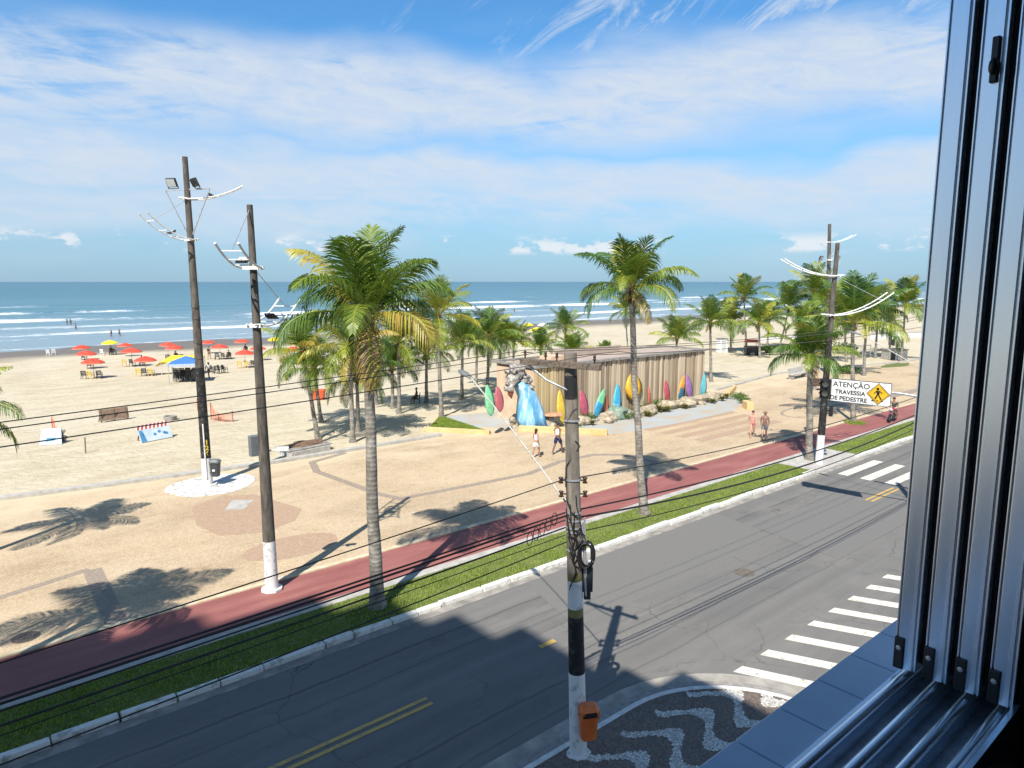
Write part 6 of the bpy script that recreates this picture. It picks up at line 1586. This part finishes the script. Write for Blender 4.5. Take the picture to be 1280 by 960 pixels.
Mt = Matrix.Rotation(R(-25), 4, 'X')
mb = MB(); mb.panel([(0, .02), (L_, .02), (L_, .78), (0, .78)], .04, Mt); mb.build('board', MAT_PALEBLUE, t)
mb = MB(); mb.panel([(-.05, .80), (L_ - .05, .80), (L_ - .05, 1.1), (-.05, 1.1)], .04, Mt); st = mb.build('striped_rail', MAT_WHITESTEEL, t)
mb = MB(); n = 8
for k in range(n): x = -.05 + L_ * k / n; mb.panel([(x, .805), (x + L_ / n * .5, .805), (x + L_ / n * .98, 1.095), (x + L_ / n * .48, 1.095)], .05, Mt)
mb.build('stripes', MAT_REDST, st)
mb = MB()
mb.panel([(0.03, .03), (.38, .03), (.25, .76), (.03, .76)], .046, Mt)
for k in range(2): mb.panel([(.1 + .16 * k, .1), (.2 + .16 * k, .1), (.3, .5), (.2, .6)], .05, Mt)
for cx, cz in ((.95, .40), (1.25, .52), (1.55, .40), (L_ - .3, .35)): mb.panel([(cx + .11 * math.cos(k * math.pi / 5), cz + .09 * math.sin(k * math.pi / 5)) for k in range(10)], .052, Mt)
mb.build('blue_marks', MAT_BLUEST, t)
mb = MB()
for x in (.3, L_ - .3): mb.bar((x, .45, .95), (x, .95, 0), .06)
mb.build('strut', MAT_WOOD, t)
A = GB(54, 557); 
t = thing('barricade', 'small white and pale blue A-frame board beside the left orange net', 'barricade', GB(64, 556), RZV + .35)
mb = MB(); mb.panel([(-.6, 0), (.55, 0), (.5, 1.0), (-.5, 1.0)], .04, Matrix.Rotation(R(-22), 4, 'X')); mb.build('board', MAT_PALEBLUE, t)
mb = MB(); mb.panel([(-.5, .74), (.48, .74), (.46, .98), (-.46, .98)], .05, Matrix.Rotation(R(-22), 4, 'X')); mb.build('striped_rail', plain('pinkish_white_board', (.74, .62, .60), .7), t)
mb = MB(); mb.panel([(-.3, .2), (.2, .25), (.25, .42), (-.2, .45)], .05, Matrix.Rotation(R(-22), 4, 'X')); mb.build('blue_marks', MAT_BLUEST, t)
mb = MB(); mb.panel([(-.6, 0), (.55, 0), (.5, 1.0), (-.5, 1.0)], .04, Matrix.Translation((0, .78, 0)) @ Matrix.Rotation(R(22), 4, 'X')); mb.build('rear_board', MAT_GREYPL, t)
def m_net():
    m, nt, b = newmat('orange_net')
    v = coords(nt, 'UV', (1, 1, 1)); b.inputs['Base Color'].default_value = (.70, .20, .10, 1); b.inputs['Roughness'].default_value = .7
    return m
MAT_NET = m_net()
def net(label, pts, hs):
    """orange mesh fence of real strands between leaning stakes"""
    p0 = pts[0]; t = thing('net_fence', label, 'net fence', p0, 0, 'orange net fences on the sand')
    for p, h in zip(pts, hs):
        mb = MB(); mb.smooth = True; q = p - p0; mb.tube([q, q + Vector((.02, 0, h))], .03, 6); mb.build('stake', plain('red_stake', (.35, .10, .06), .8), t)
    mb = MB()
    for i in range(len(pts) - 1):
        a, b = pts[i] - p0, pts[i + 1] - p0; n = max(6, int((b - a).length / .11)); m_ = 9
        def P(u, v): 
            h = (hs[i] * (1 - u) + hs[i + 1] * u) * .95; s_ = .35 * math.sin(math.pi * u) * h * .5
            return a.lerp(b, u) + Vector((.06 * math.sin(u * 9), .06 * math.cos(u * 7), .04 + v * (h - s_)))
        for j in range(n + 1): 
            for k in range(m_): mb.bar(P(j / n, k / m_), P(j / n, (k + 1) / m_), .035, .006)
        for k in range(m_ + 1):
            for j in range(n): mb.bar(P(j / n, k / m_), P((j + 1) / n, k / m_), .035, .006)
    mb.build('mesh', MAT_NET, t)
net('orange net fence sagging left, behind the small A-frame board', [GB(66, 541), GB(75, 549), GB(80, 551)], [1.05, .55, .15])
net('orange net fence right of pole 126, torn and slumping', [GB(264, 524), GB(273, 526), GB(291, 527)], [1.2, .5, .75])
net('short orange net fence end just left of pole 126', [GB(247, 513), GB(250, 516)], [.9, .5])
mb = MB(); mb.smooth = True; mb.tube([(0, 0, -.1), (.03, 0, .9)], .035, 6); mb.tube([(.0, 0, .6), (.06, 0, .62)], .03, 6); tag(mb.build('stake', MAT_WOOD, loc=GB(107, 566)), 'single wooden stake standing in the sand, left of the striped barricade', 'stake')
mb = MB(); mb.lathe([(.42, 0), (.44, .3), (.34, .3), (.32, .05), (.01, .05)], 20); tag(mb.build('concrete_ring', MAT_CONC_D, loc=GB(213, 525)), 'low concrete well ring behind the striped barricade', 'concrete ring')
bb = GB(399, 499)
t = thing('container_bin', 'orange-red plastic container between palm trunks on the sand', 'container', bb, RZV)
mb = MB(); rbox(mb, [(.80, .6, .0), (1.0, .75, .72)], rc=.06); mb.build('body', plain('orange_red_plastic', (.62, .10, .03), .5), t)
mb = MB(); rbox(mb, [(1.06, .8, .72), (1.06, .8, .78), (.9, .66, .84)], rc=.06); mb.build('lid', plain('orange_red_plastic', (.62, .10, .03), .5), t)
# low hatch with brown thatch beside the promenade edge
A = GB(350, 567)
t = thing('low_hut_roof', 'low flat brown topped slab lying on the sand behind the second pole', 'slab', Vector((15.7, 37.0, .05)), R(8))
mb = MB(); mb.box((0, 0, .16), (2.5, 1.5, .32)); mb.build('base', MAT_CONC, t, bev=.03)
mb = MB(); mb.box((.05, .1, .36), (2.7, 1.6, .07)); mb.build('slab', MAT_CONC_D, t, bev=.02)
mb = MB(); mb.blob((.2, .3, .42), (1.15, .6, .10), 3, .25, 3, 2); mb.build('dry_leaves', nmat('dry_brown_leaves', (.13, .07, .045), (.26, .17, .11), 9, .95, .9, .04), t)

# ------------------------------------------------------------------ right-hand background
def bench(px, py, px2, py2, label, m, h=.5):
    A = GB(px, py); B = GB(px2, py2); L_ = (B - A).xy.length; t = thing('bench', label, 'bench', A, math.atan2((B - A).y, (B - A).x), 'benches at the right of the promenade')
    mb = MB(); mb.box((L_ / 2, 0, h), (L_, .6, .12)); mb.build('seat', m, t, bev=.02)
    for x in (.25, L_ - .25):
        mb = MB(); mb.box((x, 0, h / 2 - .03), (.3, .5, h - .06)); mb.build('leg', MAT_CONC_D, t, bev=.02)
    mb = MB(); mb.box((L_ / 2, .32, h + .32), (L_, .1, .5), M=Matrix.Rotation(R(-8), 4, 'X')); mb.build('backrest', m, t, bev=.02)
bench(988, 475, 1006, 471, 'pale stone bench at the end of the promenade edge', MAT_CONC)
bench(1014, 488, 1036, 489, 'long dark brown bench left of the signal pole', nmat('dark_brown_timber', (.05, .025, .018), (.10, .05, .035), 5, .7, .2, .01))
p = GB(1060, 467); shrub(p, (1.6, 1.1, .8), 'rounded green bush behind the warning sign', 31, 1200, .16, group='bushes at the right')
p = GB(960, 441); shrub(p, (1.9, 1.2, 1.1), 'dark low bush beneath the small palm in the grove', 32, 900, .2, group='bushes at the right')
p = GB(1003, 440); shrub(p, (3.0, 1.6, 1.3), 'wide dark hedge below the grove palms', 33, 1300, .22, group='bushes at the right')
p = GB(1055, 441); shrub(p, (2.5, 1.6, 1.3), 'dark hedge behind the traffic signal pole', 34, 1100, .22, group='bushes at the right')
pk = GB(939, 444); t = thing('beach_kiosk_cart', 'dark beach cart with red canopy among the thin palms', 'cart', pk, RZV)
mb = MB(); mb.box((0, 0, .75), (1.7, 1.0, .8)); mb.box((0, 0, 1.2), (1.8, 1.1, .06)); mb.build('body', MAT_BLACKPL, t, bev=.03)
mb = MB(); mb.add([(-.9, -.8, 1.75), (.9, -.8, 1.75), (.9, .8, 1.75), (-.9, .8, 1.75), (-.7, 0, 2.1), (.7, 0, 2.1)], [(0, 1, 5, 4), (2, 3, 4, 5), (1, 2, 5), (3, 0, 4)]); mb.build('canopy', MAT_REDFAB, t)
for x in (-.8, .8):
    mb = MB(); mb.bar((x, -.6, 1.2), (x, -.6, 1.78), .04); mb.bar((x, .6, 1.2), (x, .6, 1.78), .04); mb.build('post', MAT_GALV, t)
    mb = MB(); M_ = Matrix.Translation((x * .7, -.5, .3)) @ Matrix.Rotation(R(90), 4, 'X'); m2 = MB(); m2.lathe([(.3, -.05), (.3, .05)], 14); mb.add([M_ @ Vector(v) for v in m2.v], m2.f); mb.build('wheel', MAT_RUB, t)
pw = GB(902, 441); t = thing('portable_cabin', 'small white cabin standing on the sand left of the thin palms', 'cabin', pw, RZV + .2)
mb = MB(); mb.box((0, 0, .95), (1.2, 1.1, 1.9)); mb.build('wall', MAT_WHITESTEEL, t, bev=.04)
mb = MB(); mb.box((0, 0, 1.95), (1.3, 1.2, .1)); mb.build('roof', MAT_GREYPL, t, bev=.02)
mb = MB(); mb.box((0, -.56, .9), (.6, .03, 1.6)); mb.build('door', plain('pale_grey_door', (.5, .52, .53), .5), t)
def lowwall(px, py, px2, py2, h, label, m, th=.25):
    A = GB(px, py); B = GB(px2, py2); d = B - A; L_ = d.xy.length; t = thing('low_wall', label, 'wall', A, math.atan2(d.y, d.x), 'low walls at the right')
    mb = MB(); mb.box((L_ / 2, 0, h / 2 - .1), (L_, th, h + .2)); mb.build('wall', m, t, bev=.02); mb = MB(); mb.box((L_ / 2, 0, h + .04), (L_ + .05, th + .12, .08)); mb.build('coping', MAT_CONC, t, bev=.01)
lowwall(950, 427, 1000, 425, .8, 'long pale low wall at the left of the grove', plain('whitewash_wall', (.66, .65, .62), .9))
lowwall(1088, 424, 1160, 421, .9, 'white low wall beside the round-headed palm', plain('whitewash_wall', (.66, .65, .62), .9))
A = GB(1108, 449); t = thing('changing_block', 'low grey concrete block beside the round-headed palm', 'small building', A, RZV + .1)
mb = MB(); mb.box((1.0, 0, .6), (2.4, 1.6, 1.2)); mb.build('wall', MAT_CONC, t, bev=.03); mb = MB(); mb.box((1.0, 0, 1.24), (2.6, 1.8, .1)); mb.build('roof', MAT_CONC_D, t); mb = MB(); mb.box((.3, -.81, .5), (.6, .04, 1.0)); mb.build('door', MAT_BLACKPL, t)
A = GB(1114, 436); t = thing('notice_panel', 'tilted dark notice panel near the right window edge', 'panel', A, RZV)
mb = MB(); mb.box((0, 0, .95), (.9, .06, .9), M=Matrix.Rotation(R(-20), 4, 'X') @ Matrix.Rotation(R(10), 4, 'Y')); mb.build('board', MAT_BLACKPL, t); mb = MB(); mb.bar((-.2, .1, 0), (-.1, 0, .7), .06); mb.bar((.3, .1, 0), (.2, 0, .7), .06); mb.build('leg', MAT_GALV, t)
# exercise bars
for i, (px, py, lab) in enumerate(((1013, 447, 'grey steel exercise frame below the grove, left one'), (1078, 447, 'grey steel exercise frame right of the signal pole'))):
    t = thing('exercise_frame', lab, 'exercise frame', GB(px, py), RZV + .3 * i, 'exercise frames by the grove'); mb = MB(); mb.smooth = True
    for x in (-1.2, 0, 1.2): mb.tube([(x, 0, 0), (x, 0, 1.6)], .05, 6)
    mb.tube([(-1.2, 0, 1.55), (1.2, 0, 1.55)], .05, 6); mb.tube([(-1.2, 0, .8), (1.2, 0, .8)], .04, 6); mb.build('bars', MAT_GALV, t); mb = MB(); mb.box((.6, 0, .5), (.9, .5, .08)); mb.build('seat', MAT_GREYPL, t)
mb = MB(); p = GB(1120, 457); mb.prism([(p.x + a, p.y + b) for a, b in disc(0, 0, 3.2, 1.0, 16, .15, 2)], .05, .13); structure(mb, 'grass_patch', bpy.data.materials['lawn_soil'])
mb = MB(); rr = random.Random(2); p = GB(1068, 529)
for i in range(900): a = rr.uniform(0, 6.28); q = .7 * math.sqrt(rr.random()); blades(mb, p.x + q * math.cos(a), p.y + q * math.sin(a), .1, rr.uniform(.06, .16), rr, .02)
tag(mb.build('grass_tuft', MAT_GRASS), kind='stuff')

# ------------------------------------------------------------------ the apartment building we look out of
LZ = CAMH - .53
MAT_FACADE = nmat('facade_render', (.50, .47, .42), (.60, .57, .52), 1.0, .9, .2, .01)
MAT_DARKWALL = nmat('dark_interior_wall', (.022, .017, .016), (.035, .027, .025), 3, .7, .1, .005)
t = thing('apartment_building', 'apartment building seen from its window: tiled outer ledge at the lower right', 'building', (0, 0, 0))
BT = t
mb = MB()
def bb3(x0, x1, y0, y1, z0, z1): mb.box(((x0 + x1) / 2, (y0 + y1) / 2, (z0 + z1) / 2), (x1 - x0, y1 - y0, z1 - z0))
bb3(-60, 1.6, -14, .375, .13, 8.2)                       # floors below the room
bb3(-1.6, 1.55, .20, .37, 8.2, LZ - .06)                    # parapet under the window
bb3(-60, -1.6, -14, .37, 8.2, 11.0); bb3(-1.6, 1.6, -14, -4, 8.2, 11.0)
bb3(1.46, 1.6, .0, .37, 8.2, 11.0)
for x1_, z0, z1 in ((.25, 11.0, 17), (-.9, 17, 20.5), (-3.5, 20.5, 22.8), (-6.4, 22.8, 25.5), (-9.2, 25.5, 30), (-13, 30, 34), (-17.5, 34, 39), (-21.5, 39, 42.3), (-26, 42.3, 44.3), (-29.5, 44.3, 46)): bb3(-60, x1_, -14, .372, z0, z1)
bb3(.25, 1.6, -14, .36, 11.0, 11.25)
mb.build('facade', MAT_FACADE, t)
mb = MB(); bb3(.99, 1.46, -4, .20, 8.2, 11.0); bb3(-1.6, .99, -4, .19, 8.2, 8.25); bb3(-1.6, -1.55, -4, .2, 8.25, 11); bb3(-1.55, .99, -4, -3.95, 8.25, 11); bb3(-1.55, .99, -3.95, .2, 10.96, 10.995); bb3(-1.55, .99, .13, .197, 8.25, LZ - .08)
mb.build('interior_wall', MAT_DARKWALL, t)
# tiled outer ledge
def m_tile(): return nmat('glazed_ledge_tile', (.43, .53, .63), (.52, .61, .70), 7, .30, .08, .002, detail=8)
mb = MB(); xj = [.678 + .0985 * k for k in range(-18, 9)]
for a, b in zip(xj[:-1], xj[1:]):
    mb.box(((a + b) / 2, .3695, LZ - .005), (b - a - .0022, .067, .010))
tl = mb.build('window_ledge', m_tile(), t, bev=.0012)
mb = MB(); mb.box(((xj[0] + xj[-1]) / 2, .369, LZ - .030), (xj[-1] - xj[0], .060, .04)); mb.build('ledge_grout', plain('dark_grout', (.012, .013, .015), .9), tl)

# sliding window: four aluminium sashes pushed to the right, bottom track
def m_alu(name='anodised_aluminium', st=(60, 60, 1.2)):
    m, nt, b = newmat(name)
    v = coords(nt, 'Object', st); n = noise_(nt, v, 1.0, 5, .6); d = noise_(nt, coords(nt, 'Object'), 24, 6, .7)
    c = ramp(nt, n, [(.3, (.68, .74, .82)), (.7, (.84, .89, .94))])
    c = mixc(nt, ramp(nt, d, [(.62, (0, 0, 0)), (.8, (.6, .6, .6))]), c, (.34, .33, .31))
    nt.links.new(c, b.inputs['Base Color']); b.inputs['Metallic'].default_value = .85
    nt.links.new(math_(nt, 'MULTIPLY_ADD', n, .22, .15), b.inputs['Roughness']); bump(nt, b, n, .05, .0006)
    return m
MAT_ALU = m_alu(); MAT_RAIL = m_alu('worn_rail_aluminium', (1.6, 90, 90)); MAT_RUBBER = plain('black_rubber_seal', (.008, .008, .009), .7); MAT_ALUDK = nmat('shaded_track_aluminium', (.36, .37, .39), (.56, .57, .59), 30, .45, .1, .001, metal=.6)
W = thing('sliding_window', 'aluminium sliding window, all sashes slid to the right, at the right of the view', 'window', (0, 0, LZ))
RY = [.326, .290, .254, .218]                  # track rails, outermost first
mb = MB()
mb.box((-.05, .270, -.020), (2.9, .135, .012))
tr = mb.build('sill_track', MAT_ALUDK, W)
mb = MB(); mb.smooth = True
for y in RY:
    pr = [(-.0085, -.02), (-.0078, .004), (-.0055, .0085), (-.002, .0105), (.002, .0105), (.0055, .0085), (.0078, .004), (.0085, -.02)]
    vs = [(x, y + a, z) for x in (-1.5, 1.45) for a, z in pr]; n = len(pr); mb.add(vs, [(i, i + 1, n + i + 1, n + i) for i in range(n - 1)])
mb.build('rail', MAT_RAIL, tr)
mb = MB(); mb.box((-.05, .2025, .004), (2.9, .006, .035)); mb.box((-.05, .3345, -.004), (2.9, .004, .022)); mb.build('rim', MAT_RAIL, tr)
def m_glass():
    m, nt, b = newmat('window_glass'); b.inputs['Base Color'].default_value = (.8, .86, .86, 1); b.inputs['Roughness'].default_value = .02; b.inputs['Transmission Weight'].default_value = 1; b.inputs['IOR'].default_value = 1.45
    return m
MAT_GLASS = m_glass(); HS = 1.62
for i, y in enumerate(RY):
    x0 = .960 + .0015 * i
    s = thing('sash', None, None, (x0, y, 0)); s.parent = W
    for k in ('label', 'category'):
        if k in s: del s[k]
    mb = MB()
    # stile profile in plan (x depth, y across), open groove facing the viewer's side
    prof = [(0, .0145), (0, .0122), (.005, .0122), (.005, .0108), (0, .0108), (0, -.0080), (.004, -.0080), (.004, -.0100), (.001, -.0100), (.001, -.0125), (.046, -.0125), (.046, .0145)]
    n = len(prof); zs = (.016, HS)
    vs = [(a, b, z) for z in zs for a, b in prof]
    mb.add(vs, [(k, n + k, n + (k + 1) % n, (k + 1) % n) for k in range(n)] + [tuple(range(n)), tuple(range(2 * n - 1, n - 1, -1))])
    mb.box((.25, 0, .045), (.41, .024, .055)); mb.box((.25, 0, HS - .03), (.41, .024, .055))
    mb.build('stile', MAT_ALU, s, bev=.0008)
    mb = MB(); mb.box((.26, 0, HS / 2), (.42, .004, HS - .1)); mb.build('glass_pane', MAT_GLASS, s)
    mb = MB(); mb.box((.024, .0158, HS / 2 + .01), (.010, .0022, HS - .03)); mb.box((.022, -.0150, HS / 2 + .01), (.014, .0040, HS - .03)); mb.build('brush_seal', MAT_RUBBER, s)
    mb = MB(); mb.box((.003, .0085, .037), (.012, .0125, .044)); mb.build('end_cap', MAT_BLACKPL, s, bev=.0015)
    mb = MB(); M_ = Matrix.Translation((-.0032, .0085, .045)) @ Matrix.Rotation(R(-90), 4, 'Y'); m2 = MB(); m2.lathe([(.0034, 0), (.0032, .0012), (.0015, .0016)], 12); mb.add([M_ @ Vector(v) for v in m2.v], m2.f); mb.build('screw', MAT_GALV, s)
    if i == 1:
        mb = MB(); mb.box((-.002, -.002, .78), (.006, .008, .05)); mb.smooth = True; mb.blob((-.006, -.002, .772), (.006, .005, .010), 1, 0, 2); mb.build('latch', MAT_BLACKPL, s, bev=.0015)
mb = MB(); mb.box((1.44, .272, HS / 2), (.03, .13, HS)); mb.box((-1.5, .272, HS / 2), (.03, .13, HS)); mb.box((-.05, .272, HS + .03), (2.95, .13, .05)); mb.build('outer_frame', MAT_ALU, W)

# tidy: the frame for the renderer
sc.render.engine = 'CYCLES'
sc.cycles.max_bounces = 8; sc.cycles.transparent_max_bounces = 8
bpy.context.view_layer.update()
